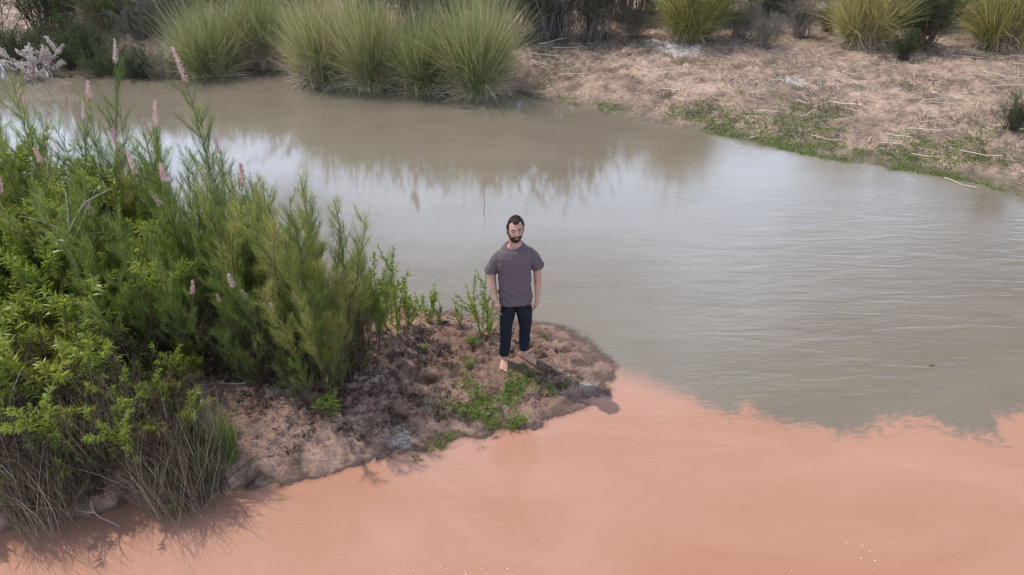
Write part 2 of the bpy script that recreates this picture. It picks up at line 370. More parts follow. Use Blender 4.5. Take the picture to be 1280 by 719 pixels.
def sheet(name, xs, ys, hf, m, attr=None, cut=None, smooth=True):
    X, Y = np.meshgrid(xs, ys); Z = hf(X, Y); nx, ny = len(xs), len(ys)
    V = np.stack([X, Y, Z], -1).reshape(-1, 3)
    i = np.arange(ny - 1)[:, None]; j = np.arange(nx - 1)[None]
    F = np.stack([i * nx + j, i * nx + j + 1, (i + 1) * nx + j + 1, (i + 1) * nx + j], -1).reshape(-1, 4)
    if cut is not None: F = F[cut(V[F].mean(1))]
    at = {k: f(X, Y, Z).ravel() for k, f in (attr or {}).items()}
    use = np.unique(F); rm = np.full(len(V), -1); rm[use] = np.arange(len(use))
    me = quad_mesh(name, V[use], rm[F], m, smooth=smooth, attrs={k: a[use] for k, a in at.items()})
    return link(name, me)

def salt_near(X, Y, Z):
    s = 0 * X
    for u, v, r in ((470, 478, .13), (350, 500, .16), (365, 490, .10), (500, 540, .2), (735, 470, .15), (400, 590, .12), (600, 400, .2), (755, 470, .12)):
        px, py = G(u, v, 0.15); s = s + np.exp(-((X - px) ** 2 + (Y - py) ** 2) / r ** 2)
    return np.clip(s, 0, 1) * 0.62
def salt_far(X, Y, Z):
    s = 0 * X
    for u, v, r in ((838, 74, .75), (850, 80, .6), (815, 68, .5), (990, 110, .5)):
        px, py = G(u, v, 0.4); s = s + np.exp(-((X - px) ** 2 + (Y - py) ** 2) / r ** 2)
    return np.clip(s, 0, 1) * 0.62
near = sheet('near_bank', lines((-30, -9, 0.5), (-9, -3.6, 0.07), (-3.6, -2.3, 0.025), (-2.3, 1.3, 0.016), (1.3, 2.4, 0.08)),
             lines((0.2, 3.4, 0.3), (3.4, 4.0, 0.05), (4.0, 4.4, 0.025), (4.4, 7.2, 0.016), (7.2, 9.2, 0.07), (9.2, 12.6, 0.25)), near_h, M['mud'],
             {'salt': salt_near, 'wet': lambda X, Y, Z: 1 - sstep(0.004, 0.036, Z + 0.02 * fbm(X * 6, Y * 6, oct=3, seed=71))}, cut=lambda c: c[:, 2] > -0.5)
tag(near, 'muddy spit of trodden red brown clods between the two streams', kind='structure')
farb = sheet('far_bank', np.concatenate([np.geomspace(-400, -16, 28)[:-1] if False else -np.geomspace(16, 400, 28)[::-1][:-1], lines((-16, -1, 0.14), (-1, 12.5, 0.06)), np.geomspace(13, 400, 28)]),
             np.concatenate([lines((-60, 9, 4.0)), lines((9.5, 20, 0.06), (20, 26, 0.16))[0:], np.geomspace(27, 420, 26)]), far_h, M['bank'],
             {'salt': salt_far, 'wet': lambda X, Y, Z: 1 - sstep(0.03, 0.16, Z + 0.06 * fbm(X * 2.5, Y * 2.5, oct=3, seed=73))}, cut=lambda c: c[:, 2] > -0.5)
tag(farb, 'far river bank of pale pinkish soil', kind='structure')
bed = sheet('ground', np.array([-900., -200, 0, 200, 900]), np.array([-900., -200, 0, 200, 900]), lambda X, Y: 0 * X - 0.6, M['bank'], {'salt': lambda X, Y, Z: 0 * X, 'wet': lambda X, Y, Z: 0 * X + 1})
tag(bed, 'river bed and land under everything', kind='structure')

BX = np.array([-60, -14, 0.3, 1.08, 1.36, 1.73, 2.1, 2.38, 2.79, 3.03, 3.32, 3.93, 4.16, 4.38, 4.60, 4.74, 5.09, 6.0, 8, 14, 60, 200])
BY = np.array([7.5, 6.5, 6.1, 5.93, 5.78, 5.52, 5.24, 5.25, 5.07, 4.92, 4.98, 5.14, 5.02, 4.88, 4.86, 5.14, 5.27, 5.4, 5.1, 5.6, 6, 6.])
def red_sd(X, Y): return np.interp(X, BX, BY) - Y + 0.05 * fbm(X * 3.3, Y * 3.3, oct=3, seed=41) * sstep(1.3, 2.2, X)
def red_w(X): return 0.32 - 0.18 * sstep(1.2, 2.3, X)
wx = np.concatenate([-np.geomspace(6, 200, 16)[::-1], lines((-5.5, -4.4, 0.25), (-4.4, 7.0, 0.045), (7.0, 14, 0.14)), np.geomspace(15, 200, 14)])
wy = np.concatenate([-np.geomspace(1, 60, 10)[::-1], lines((-0.5, 3.7, 0.3), (3.7, 7.3, 0.045), (7.3, 10, 0.2), (10, 19, 0.11), (19, 24, 0.3)), np.geomspace(25, 60, 8)])
w_attr = {'turbid': lambda X, Y, Z: 0.45 + 0.55 * sstep(-0.004, 0.018, -np.maximum(near_h(X, Y), far_h(X, Y))),
          'sediment': lambda X, Y, Z: np.clip(red_sd(X, Y) / red_w(X), -30, 30), 'wisp': lambda X, Y, Z: 2.2 + 5.0 * sstep(1.4, 2.4, X),
          'wavelet': lambda X, Y, Z: 0.13 - 0.11 * sstep(7.5, 10, Y) * (1 - sstep(2, 5, X)),
          'ripple': lambda X, Y, Z: 0.02 + 0.42 * sstep(0.8, 3.6, X + 0.5 * fbm(X * .5, Y * .5, oct=2, seed=51)) * (1 - sstep(8.5, 12.5, Y)) * sstep(3.4, 6.0, Y)}
tag(sheet('grey_river', wx, wy, lambda X, Y: 0 * X, M['water'], w_attr, cut=lambda c: red_sd(c[:, 0], c[:, 1]) <= 0),
    'murky grey brown river mirroring the far bank', kind='structure')
tag(sheet('red_river', wx, wy, lambda X, Y: 0 * X, M['water'], w_attr, cut=lambda c: red_sd(c[:, 0], c[:, 1]) > 0),
    'salmon red silty stream meeting the grey river', kind='structure')

def zn(x, y): return float(near_h(np.array([x]), np.array([y]))[0])
def zf(x, y): return float(far_h(np.array([x]), np.array([y]))[0])
def on_near(u, v):
    x, y = G(u, v, 0.15)
    return x, y, zn(x, y)
def on_far(u, v):
    z = 0.4
    for _ in range(3): x, y = G(u, v, z); z = zf(x, y)
    return x, y, z

# ------------------------------------------------------------------ plants
def spike_geo(base, d, length, rad, rng, n=300):
    s = rng.random(n) ** 0.85; P = wander(base, d, length, 5, rng, 0.06)
    B, D = along(P, s); r = rad * (1 - s * 0.75) * np.sqrt(rng.random(n))
    out = norm(np.cross(D, rng.normal(size=(n, 3))))
    B = B + out * r[:, None] * 0.35
    g = Geo(); g.add(*strips(B, out * 0.9 + D * 0.7, r * 1.2 + 0.012, 0.006, rng, seg=1, tip=0.6))
    return g
def tamarisk(seed, h=2.0, nst=6, spread=0.22, lean=0.16, dens=430, bright=0.5, start=0.30, spikes=0, spike_len=0.3, blen=1.0, wob=0.055, leafmat='tamarisk', spikemat='pink'):
    rng = np.random.default_rng(seed); root = empty('tamarisk_shrub'); fol = Geo(); tops = []
    for i in range(nst):
        a = rng.random() * 2 * np.pi; r = spread * math.sqrt(rng.random())
        hh = h * (1.0 if i == 0 else 0.62 + 0.36 * rng.random())
        d = np.array([math.cos(a) * lean * rng.random() * 1.6, math.sin(a) * lean * rng.random() * 1.6, 1.0])
        P = wander((r * math.cos(a), r * math.sin(a), -0.06), d, hh, 9, rng, wob, 0.02)
        sg = Geo(); sg.add(*tube(P, np.linspace(0.0075, 0.002, len(P)) * (0.8 + 0.25 * h / 2), 5, rng.random() * 0.5)); tops.append(P)
        nb = int(7 + 5 * hh)
        pt = np.clip(bright + rng.normal() * 0.24, 0, 0.85)
        for k in range(nb):
            s = start + (0.95 - start) * (k + rng.random()) / nb
            b0, bd = along(P, [s]); out = norm(np.cross(bd[0], rng.normal(size=3)))
            L_ = blen * (0.16 + 0.34 * (1 - s) + 0.08 * rng.random()) * (0.6 + 0.4 * hh / 2)
            Q = wander(b0[0], bd[0] * 0.8 + out * 0.62, L_, 5, rng, 0.07, 0.09)
            sg.add(*tube(Q, np.linspace(0.0035, 0.0012, len(Q)), 3, rng.random() * 0.5))
            n = int(dens * L_ * (0.75 + 0.5 * rng.random())); q = 0.08 + 0.92 * rng.random(n)
            B, D = along(Q, q); B = B + rng.normal(size=(n, 3)) * 0.012
            ti = np.clip(pt + rng.normal(size=n) * 0.13 + 0.05 * rng.normal(), 0, 1)
            fol.add(*strips(B, D * 0.9 + rng.normal(size=(n, 3)) * 0.34 + np.array([0, 0, 0.35]), 0.03 + 0.07 * rng.random(n), 0.0036, rng, seg=1, tint=ti, tip=0.3))
        n = int(dens * hh * 0.5); q = start + (1 - start) * rng.random(n) ** 0.8
        B, D = along(P, q); B = B + rng.normal(size=(n, 3)) * 0.014
        fol.add(*strips(B, D + rng.normal(size=(n, 3)) * 0.42, 0.04 + 0.075 * rng.random(n), 0.0042, rng, seg=1, tint=np.clip(pt + rng.normal(size=n) * 0.13, 0, 1), tip=0.3))
        link('stem', sg.mesh('stem', M['stem']), root)
    link('foliage', fol.mesh('foliage', M[leafmat]), root)
    for k in range(spikes):
        P = tops[k % len(tops)]; b0, bd = along(P, [1.0 if k < len(tops) else 0.86])
        link('flower_spike', spike_geo(b0[0] - bd[0] * 0.03, bd[0] + rng.normal(size=3) * 0.1 * (k > 0), spike_len * (0.75 + 0.35 * rng.random()), 0.024, rng).mesh('flower_spike', M[spikemat]), root)
    return root
def leafy(seed, name='willow_shrub', h=1.0, nst=7, spread=0.12, lean=0.35, leaf=0.07, lw=0.014, dens=75, bright=0.55, start=0.12, leafmat='willow', forks=3, outward=0.85):
    rng = np.random.default_rng(seed); root = empty(name); fol = Geo()
    for i in range(nst):
        a = rng.random() * 2 * np.pi; r = spread * math.sqrt(rng.random()); hh = h * (1.0 if i == 0 else 0.5 + 0.45 * rng.random())
        d = np.array([math.cos(a) * lean * rng.random() * 1.5, math.sin(a) * lean * rng.random() * 1.5, 1.0])
        P = wander((r * math.cos(a), r * math.sin(a), -0.05), d, hh, 8, rng, 0.08, 0.02)
        sg = Geo(); sg.add(*tube(P, np.linspace(0.006, 0.002, len(P)), 4, 0.3)); br = [(P, hh, start)]
        for k in range(forks):
            b0, bd = along(P, [0.2 + 0.65 * rng.random()]); Lb = hh * (0.2 + 0.25 * rng.random())
            Q = wander(b0[0], bd[0] + norm(rng.normal(size=3)) * 0.7, Lb, 5, rng, 0.1, 0.06)
            sg.add(*tube(Q, np.linspace(0.003, 0.0012, len(Q)), 3, 0.3)); br.append((Q, Lb, 0.1))
        pt = np.clip(bright + rng.normal() * 0.14, 0, 1)
        for Q, Lb, s0 in br:
            n = max(6, int(dens * Lb)); q = s0 + (1 - s0) * rng.random(n); B, D = along(Q, q)
            out = norm(np.cross(D, rng.normal(size=(n, 3))))
            fol.add(*strips(B, D * 0.7 + out * outward, leaf * (0.6 + 0.6 * rng.random(n)), lw * (0.7 + 0.5 * rng.random(n)), rng, droop=0.25, seg=2, tint=np.clip(pt + rng.normal(size=n) * 0.17, 0, 1), tip=0.08, belly=0.45))
        link('stem', sg.mesh('stem', M['stem']), root)
    link('foliage', fol.mesh('foliage', M[leafmat]), root)
    return root
def tussock(seed, name='dry_grass_tussock', h=0.7, n=700, spread=0.12, wd=0.0045, tiltmax=45, bright=0.45, m='dry', droop=0.35, seg=3):
    rng = np.random.default_rng(seed); root = empty(name); g = Geo()
    a = rng.random(n) * 2 * np.pi; r = spread * np.sqrt(rng.random(n)); ti = np.radians(tiltmax) * rng.random(n) ** 0.9
    a2 = rng.random(n) * 2 * np.pi
    B = np.stack([r * np.cos(a), r * np.sin(a), np.full(n, -0.03)], -1)
    D = np.stack([np.sin(ti) * np.cos(a2), np.sin(ti) * np.sin(a2), np.cos(ti)], -1)
    g.add(*strips(B, D, h * (0.45 + 0.6 * rng.random(n)), wd * (0.6 + 0.8 * rng.random(n)), rng, droop=droop * rng.random(n), seg=seg, tint=np.clip(bright + rng.normal(size=n) * 0.32, 0, 1), sway=0.22, zmin=-0.03))
    link('blades', g.mesh('blades', M[m]), root)
    return root
def pampas(seed, h=1.75, n=2400, m='pampas', bright=0.45, dead=700):
    rng = np.random.default_rng(seed); root = empty('pampas_clump')
    for part, nn, m_, t0, t1, l0, l1, dr in (('leaf_blades', n, m, 0, 34, 0.5, 1.1, 0.62), ('dead_leaves', dead, 'straw', 12, 62, 0.3, 0.7, 0.8)):
        K = 9; ka = rng.random(K) * 2 * np.pi; kr = 0.34 * np.sqrt(rng.random(K)); kb = rng.normal(size=K) * 0.16; kl = 0.75 + 0.4 * rng.random(K); kk = rng.integers(0, K, nn)
        cx, cy = kr * np.cos(ka), kr * np.sin(ka)
        a = rng.random(nn) * 2 * np.pi; r = 0.13 * np.sqrt(rng.random(nn)); ti = np.radians(t0 + (t1 - t0) * rng.random(nn) ** 0.8); a2 = a + rng.normal(size=nn) * 0.85
        B = np.stack([cx[kk] + r * np.cos(a), cy[kk] + r * np.sin(a), np.full(nn, 0.0)], -1)
        D = np.stack([np.sin(ti) * np.cos(a2) + 0.9 * cx[kk], np.sin(ti) * np.sin(a2) + 0.9 * cy[kk], np.cos(ti)], -1)
        Ln = h * (l0 + (l1 - l0) * rng.random(nn)) * kl[kk] * (1 + 0.18 * (rng.random(nn) < 0.05))
        dro = dr * (0.25 + 0.75 * np.sin(ti)) * (0.25 + 1.9 * rng.random(nn) ** 2.2)
        tint = np.clip(bright + kb[kk] + rng.normal(size=nn) * 0.24 + 0.45 * (rng.random(nn) < 0.10), 0, 1)
        g = Geo(); g.add(*strips(B, D, Ln, 0.008 + 0.007 * rng.random(nn), rng, droop=dro, seg=6, tint=tint, sway=0.34, zmin=-0.12, tip=0.05))
        link(part, g.mesh(part, M[m_]), root)
    return root
def scrub(seed, name='grey_scrub', h=1.6, n=260, rad=0.55, leafmat='grey_leaf', leaves=5200, bright=0.5, lw=0.011, ll=0.05, stemtint=0.4, upright=0.5):
    """rounded thicket of many forking twigs with small leaves clustered toward their tips"""
    rng = np.random.default_rng(seed); root = empty(name); sg = Geo(); fol = Geo(); per = leaves // n
    for i in range(n // 4):
        a = rng.random() * 2 * np.pi; tl = (0.1 + 0.9 * rng.random()) * (1.25 - upright)
        d = np.array([math.cos(a) * math.sin(tl), math.sin(a) * math.sin(tl), math.cos(tl)])
        P = wander((rng.normal() * rad * 0.25, rng.normal() * rad * 0.25, -0.05), d, h * (0.55 + 0.5 * rng.random()), 6, rng, 0.13, 0.02)
        P[:, 2] = np.maximum(P[:, 2], -0.05)
        sg.add(*tube(P, np.linspace(0.012, 0.004, len(P)), 3, stemtint + 0.3 * rng.random() - .15))
        pt = np.clip(bright + rng.normal() * 0.16, 0, 1)
        for k in range(4):
            b0, bd = along(P, [0.3 + 0.65 * rng.random()])
            Q = wander(b0[0], bd[0] * 0.8 + norm(rng.normal(size=3)) * 0.7, h * (0.14 + 0.2 * rng.random()), 4, rng, 0.15, 0.05)
            sg.add(*tube(Q, np.linspace(0.005, 0.002, len(Q)), 3, stemtint + 0.3 * rng.random() - .15))
            m_ = per; q = 0.15 + 0.85 * rng.random(m_); B, D = along(Q, q); B = B + rng.normal(size=(m_, 3)) * 0.035
            fol.add(*strips(B, D * 0.6 + rng.normal(size=(m_, 3)) * 0.55, ll * (0.6 + 0.8 * rng.random(m_)), lw, rng, seg=1, tint=np.clip(pt + rng.normal(size=m_) * 0.16, 0, 1), tip=0.4))
    link('branches', sg.mesh('branches', M['twig'] if stemtint > 0.35 else M['stem']), root); link('foliage', fol.mesh('foliage', M[leafmat]), root)
    return root
rnd = random.Random(7)

# ---- far bank: pampas clumps
PA = [pampas(s, h, n, 'pampas', b, d) for s, h, n, b, d in ((101, 2.3, 5600, 0.58, 1600), (102, 2.4, 5600, 0.74, 2300), (103, 2.25, 5400, 0.52, 1700), (104, 2.35, 5400, 0.66, 2100))]
PY = [pampas(s, h, n, 'pampas_y', b, d) for s, h, n, b, d in ((111, 2.2, 7500, 0.5, 1000), (112, 2.1, 7200, 0.6, 1000))]
gp = 'pampas clumps along the far bank'
for pr, u, v, sc, lab in (
        (PA[0], 260, 66, (0.88, 0.88, 1.0), 'round green pampas clump standing alone left of the pampas row'),
        (PA[2], 328, 66, (0.85, 0.85, 0.98), 'dull pampas clump behind the left end of the pampas row'),
        (PA[3], 402, 82, (0.84, 0.84, 1.12), 'broad green pampas clump at the left end of the waterside row'),
        (PA[1], 466, 84, (0.80, 0.80, 1.10), 'straw streaked pampas clump second from left in the waterside row'),
        (PA[2], 530, 90, (0.82, 0.82, 1.06), 'bright green pampas clump third from left in the waterside row'),
        (PA[3], 598, 93, (0.88, 0.88, 1.16), 'tall shaggy pampas clump at the right end of the waterside row'),
        (PA[2], 140, 48, 1.0, 'small green pampas clump above the dark bank at upper left'),
        (PY[0], 862, 54, (1.0, 1.0, 1.4), 'round yellow pampas clump behind the white salt patch'),
        (PY[1], 1078, 60, (0.92, 0.92, 1.25), 'yellow pampas clump beside the dark green bush'),
        (PY[0], 1160, 36, 0.95, 'small yellow pampas clump behind the dark green bush'),
        (PY[1], 1250, 58, (1.1, 1.1, 1.3), 'large yellow pampas clump at the upper right corner'),
        (PY[0], 965, 12, 1.0, 'far yellow pampas clump between the grey scrubs')):
    x, y, z = on_far(u, v); place(pr, x, y, z, rnd.random() * 6.28, sc, lab, 'pampas grass', gp)
# one flowering stalk rises out of the row, above the picture
x, y, z = on_far(505, 95)
rng = np.random.default_rng(5); pl = empty('reed_plume', (x, y, z))
g = Geo(); P = wander((0, 0, 0), (0.02, 0, 1), 2.75, 6, rng, 0.02); g.add(*tube(P, np.linspace(0.008, 0.004, 7), 4, 0.6)); link('stalk', g.mesh('stalk', M['straw']), pl)
link('plume', spike_geo(P[-1], (0.05, 0, 1), 0.6, 0.12, rng, 900).mesh('plume', M['straw']), pl)
tag(pl, 'tall reed stalk with a feathery plume rising from the pampas row', 'reed')

# ---- far bank: scrub
SG = [scrub(201, h=1.5, leaves=5200, bright=0.45), scrub(202, h=1.7, leaves=5600, bright=0.6, upright=0.65)]
SD = [scrub(211, 'dark_bush', 1.5, 280, 0.45, 'dark_leaf', 9000, 0.45, 0.012, 0.06, 0.2, 0.75), scrub(212, 'dark_bush', 1.5, 280, 0.6, 'dark_leaf', 8000, 0.6, 0.012, 0.055, 0.2, 0.5)]
gs, gd = 'grey scrub on the far bank', 'dark bushes on the far bank'
for pr, u, v, sc, lab, cat, grp in (
        (SD[1], -30, 50, 1.6, 'big dark bush at the far left edge of the bank', 'bush', gd), (SD[1], 128, 66, 1.0, 'dark low bush overhanging the water at upper left', 'bush', gd), (SD[0], 168, 68, 0.9, 'dark bush overhanging the water below the small pampas clump', 'bush', gd), (SG[0], 205, 70, 0.8, 'brown dry scrub at the waterline left of the lone round pampas clump', 'scrub', gs), (SD[1], 60, 40, 1.7, 'tall dark bush rising behind the white flowering shrub', 'bush', gd),
        (SD[0], 185, 40, 1.5, 'tall dark bush right of the small green pampas clump', 'bush', gd), (SG[1], 220, 52, 1.2, 'brown scrub touching the lone round pampas clump', 'scrub', gs),
        (SD[1], 20, 60, 1.2, 'dark olive bush at the upper left corner', 'bush', gd),
        (SD[1], 82, 58, 1.1, 'shadowy dark bush behind the white flowering shrub', 'bush', gd),
        (SD[0], 112, 56, 0.9, 'dark bush right of the white flowering shrub', 'bush', gd),
        (SG[0], 178, 56, 0.9, 'grey brown scrub left of the lone round pampas clump', 'scrub', gs),
        (SG[1], 205, 40, 1.0, 'pale scrub behind the lone round pampas clump', 'scrub', gs),
        (SD[1], 340, 50, 0.9, 'dark bush between the lone pampas clump and the pampas row', 'bush', gd),
        (SG[0], 690, 46, 1.05, 'brown grey scrub right of the pampas row', 'scrub', gs),
        (SD[1], 665, 30, 0.9, 'green bush right behind the end of the pampas row', 'bush', gd),
        (SG[1], 738, 44, 1.0, 'pale grey scrub midway between the pampas row and the yellow clump', 'scrub', gs),
        (SG[0], 790, 48, 0.8, 'low grey scrub just left of the round yellow clump', 'scrub', gs),
        (SG[1], 925, 50, 0.8, 'grey scrub just right of the round yellow clump', 'scrub', gs),
        (SG[0], 955, 58, 0.7, 'low grey scrub in front of the far yellow clump', 'scrub', gs),
        (SG[1], 1000, 46, 0.9, 'grey green scrub left of the small green bush', 'scrub', gs),
        (SD[0], 1034, 44, 0.62, 'small bright green bush left of the yellow clump', 'bush', gd),
        (SD[0], 1145, 66, 1.35, 'tall dark green bush between two yellow clumps', 'bush', gd),
        (SD[0], 1128, 76, 0.55, 'knee high dark bush at the foot of the tall dark bush', 'bush', gd),
        (SD[1], 1268, 160, 0.50, 'small dark green bush low on the bank at the right edge', 'bush', gd)):
    x, y, z = on_far(u, v); place(pr, x, y, z, rnd.random() * 6.28, sc, lab, cat, grp)
# taller thicket behind the row, mostly above the picture but mirrored in the river
TH = [scrub(221, 'tall_scrub', 3.7, 300, 0.9, 'grey_leaf', 13000, 0.55, 0.024, 0.12, 0.4, 0.85), scrub(222, 'tall_scrub', 3.4, 300, 0.9, 'grey_leaf', 13000, 0.4, 0.024, 0.12, 0.4, 0.8)]
for i in range(36):
    x = -15.6 + i * 0.72 + rnd.uniform(-.3, .3); y = 21.6 - 0.10 * x + rnd.uniform(-0.3, 1.2) + (1.2 if x < -3 else 0) + (3.6 if x > 3.0 else 0)
    place(TH[i % 2], x, y, zf(x, y), rnd.random() * 6.28, rnd.uniform(0.85, 1.08) * (0.72 if x < -7 else 1.0 if x < 6.5 else 0.7), 'tall greyish scrub in the thicket behind the pampas row', 'scrub', 'thicket behind the pampas row')
for i in range(22):
    x = -24 + i * 2.4 + rnd.uniform(-.8, .8); y = 31 - 0.18 * x + rnd.uniform(-2, 3)
    place(TH[i % 2], x, y, zf(x, y), rnd.random() * 6.28, rnd.uniform(0.5, 0.8), 'distant scrub on the plain beyond the far bank', 'scrub', 'scrub beyond the far bank')

# white flowering shrub, upper left
rng = np.random.default_rng(61); x, y, z = on_far(48, 72); wf = empty('flowering_shrub', (x, y, z)); sg = Geo(); fl = Geo(); lf = Geo()
for i in range(9):
    a = rng.random() * 6.28; P = wander((0, 0, 0), (math.cos(a) * 0.5, math.sin(a) * 0.5 - 0.15, 1), 1.0 + 0.5 * rng.random(), 6, rng, 0.12, 0.02)
    sg.add(*tube(P, np.linspace(0.012, 0.004, 7), 3, 0.4))
    for k in range(5):
        b0, bd = along(P, [0.45 + 0.55 * rng.random()]); Q = wander(b0[0], bd[0] + norm(rng.normal(size=3)) * 0.8, 0.32, 4, rng, 0.1)
        n = 70; B, D = along(Q, rng.random(n)); B = B + rng.normal(size=(n, 3)) * 0.02
        fl.add(*strips(B, rng.normal(size=(n, 3)) + D, 0.05, 0.025, rng, tip=0.7))
        B, D = along(Q, rng.random(30)); lf.add(*strips(B, rng.normal(size=(30, 3)), 0.05, 0.012, rng))
link('branches', sg.mesh('branches', M['stem']), wf); link('flowers', fl.mesh('flowers', M['cream']), wf); link('foliage', lf.mesh('foliage', M['grey_leaf']), wf)
tag(wf, 'white flowering shrub on the far bank at upper left', 'shrub')

# ---- far bank: litter, low tufts and creeping green cover (uncountable)
def scatter(n, x0, x1, y0, y1, keep, seed):
    r = np.random.default_rng(seed); x = r.uniform(x0, x1, n); y = r.uniform(y0, y1, n); k = keep(x, y, r)
    return x[k], y[k], r
x, y, r = scatter(42000, -3, 15, 10, 25, lambda x, y, r: (far_s(x, y) > 0.25) & (r.random(len(x)) < 0.35 + 0.65 * sstep(-0.2, 0.3, fbm(x * .8, y * .8, oct=3, seed=81))), 91)
z = far_h(x, y); n = len(x); a = r.random(n) * 6.28
g = Geo(); g.add(*strips(np.stack([x, y, z + 0.012], -1), np.stack([np.cos(a), np.sin(a), 0.05 + 0.35 * r.random(n) ** 3], -1), 0.08 + 0.36 * r.random(n) ** 2.5, 0.006 + 0.010 * r.random(n), r, droop=0.05, tint=np.clip(r.normal(size=n) * .30 + .40, 0, 1), tip=0.5))
tag(link('straw_litter', g.mesh('straw_litter', M['straw'])), 'broken straw and twigs scattered over the far bank', kind='stuff')
x, y, r = scatter(60000, -3, 15, 10, 25, lambda x, y, r: (far_s(x, y) > 0.3) & (r.random(len(x)) < sstep(0.0, 0.5, fbm(x * 1.1, y * 1.1, oct=4, seed=83))), 92)
z = far_h(x, y); n = len(x)
g = Geo(); g.add(*strips(np.stack([x, y, z - 0.01], -1), r.normal(size=(n, 3)) * 0.6 + np.array([0, 0, 0.8]), 0.08 + 0.20 * r.random(n), 0.012, r, droop=0.4, seg=2, tint=np.clip(r.normal(size=n) * .25 + .40, 0, 1)))
tag(link('dead_grass', g.mesh('dead_grass', M['grey_leaf'])), 'short greyish dead grass on the far bank', kind='stuff')
x, y, r = scatter(46000, -3, 15, 10, 25, lambda x, y, r: (far_s(x, y) > 0.5) & (r.random(len(x)) < sstep(0.1, 0.5, fbm(x * 1.7 + 9, y * 1.7, oct=4, seed=84))), 98)
z = far_h(x, y); n = len(x)
g = Geo(); g.add(*strips(np.stack([x, y, z - 0.01], -1), r.normal(size=(n, 3)) * 0.8 + np.array([0, 0, 0.7]), 0.10 + 0.22 * r.random(n), 0.011, r, droop=0.5, seg=2, tint=np.clip(r.normal(size=n) * .25 + .55, 0, 1)))
tag(link('dry_straw_grass', g.mesh('dry_straw_grass', M['straw'])), 'ragged straw coloured dry grass on the far bank', kind='stuff')
def cover_keep(x, y, r):
    s = far_s(x, y); f = fbm(x * 1.3, y * 1.3, oct=4, seed=85)
    return (s > -0.15) & (r.random(len(x)) < 0.9 * sstep(4.5, 7.5, x) * (1 - sstep(1.2, 2.5, s)) * sstep(-.55, .15, f) + sstep(-0.05 + 0.20 * np.abs(s - .35), 0.5 + 0.22 * np.abs(s - .35), f * .6 + 0.50 * sstep(1.5, 6.5, x)) * (1 - sstep(0.7, 1.5, s)))
x, y, r = scatter(230000, 0.5, 13, 9.5, 19, cover_keep, 93)
z = np.maximum(far_h(x, y), 0); n = len(x)
g = Geo(); g.add(*strips(np.stack([x, y, z], -1), r.normal(size=(n, 3)) * 0.7 + np.array([0, 0, 0.7]), 0.03 + 0.07 * r.random(n), 0.018, r, droop=0.3, tint=np.clip(r.normal(size=n) * .2 + .5, 0, 1), tip=0.5))
tag(link('ground_cover', g.mesh('ground_cover', M['cover'])), 'low creeping green plants along the far waterline', kind='stuff')
# loose pale stalks lying on the far bank
stalk_m = []
for k in range(4):
    rng = np.random.default_rng(300 + k); g = Geo(); P = wander((0, 0, 0.03), (1, 0, 0.04), 1.0, 5, rng, 0.03); P[:, 2] = np.abs(P[:, 2]) + 0.02
    g.add(*tube(P, np.linspace(0.012, 0.007, 6), 4, 0.95)); stalk_m.append(g.mesh('dry_stalk', M['straw']))
for k, (u, v, deg, ln) in enumerate(((985, 165, -30, .7), (1015, 163, -35, .6), (1000, 150, 40, .6), (1150, 130, 5, 1.0), (1135, 162, -30, .6), (1180, 162, 12, 1.1), (1215, 148, 55, .6), (1208, 92, -25, 1.2),
        (1190, 72, -60, .8), (1265, 85, 5, 1.2), (1230, 88, -70, .5), (1240, 165, -8, .9), (1080, 180, 2, .8), (1190, 195, -60, .6), (1130, 195, 70, .6), (660, 75, -35, 1.0), (665, 85, -50, .9), (690, 62, 4, .9), (672, 68, 30, 1.0), (650, 100, 40, .8),
        (700, 95, -20, .7), (800, 135, 5, .8), (830, 137, -4, .7), (1075, 140, 80, .5), (1230, 115, -10, 1.1), (1110, 88, 35, 1.0), (1270, 175, -10, .8), (940, 150, 20, .6), (625, 108, 30, 1.1), (600, 114, 20, .9), (500, 108, -12, .8), (1160, 95, -20, .8)) + tuple((rnd.uniform(650, 1275), rnd.uniform(85, 185), rnd.uniform(-70, 70), rnd.uniform(.3, .7)) for _ in range(60))):
    if far_s(*G(u, v, 0.3)) < 0.3: continue
    x, y, z = on_far(u, v); o = link('dry_stalk', stalk_m[k % 4]); o.location = (x, y, z + 0.02); o.rotation_euler = (0, rnd.uniform(-.12, .04), R(deg)); o.scale = (ln, 1, 1)
    tag(o, 'loose pale reed stalk lying on the far bank', 'dry stalk', 'loose reed stalks on the far bank')

# ---- near spit: tamarisks
TA = {
    'tall': tamarisk(401, 2.6, 6, 0.22, 0.12, 320, 0.48, 0.22, 1, 0.28, spikemat='cream'),
    'spike': tamarisk(402, 2.45, 4, 0.12, 0.03, 260, 0.45, 0.30, 1, 0.40, wob=0.02),
    'twin': tamarisk(412, 2.2, 5, 0.13, 0.05, 270, 0.45, 0.30, 2, 0.36, wob=0.03),
    'bush': tamarisk(403, 1.75, 9, 0.28, 0.22, 290, 0.50, 0.24, 0, 0.22),
    'plume': tamarisk(404, 1.85, 12, 0.22, 0.12, 330, 0.66, 0.36, 0, blen=0.7),
    'dense': tamarisk(405, 1.6, 10, 0.32, 0.22, 270, 0.46, 0.20, 0, 0.2, spikemat='cream'),
    'orange': tamarisk(406, 1.75, 6, 0.2, 0.15, 330, 0.66, 0.20, 2, 0.22),
    'wisp': tamarisk(409, 2.1, 5, 0.16, 0.08, 210, 0.58, 0.26, 1, 0.24, wob=0.045),
    'withered': tamarisk(408, 1.35, 8, 0.28, 0.16, 230, 0.55, 0.3, 7, 0.16, spikemat='cream'),
    'sparse': tamarisk(407, 1.5, 7, 0.28, 0.24, 200, 0.5, 0.15, 1, 0.18),
}
gt = 'tamarisk shrubs on the spit'
mid = 'feathery green tamarisk in the middle of the thicket on the spit'
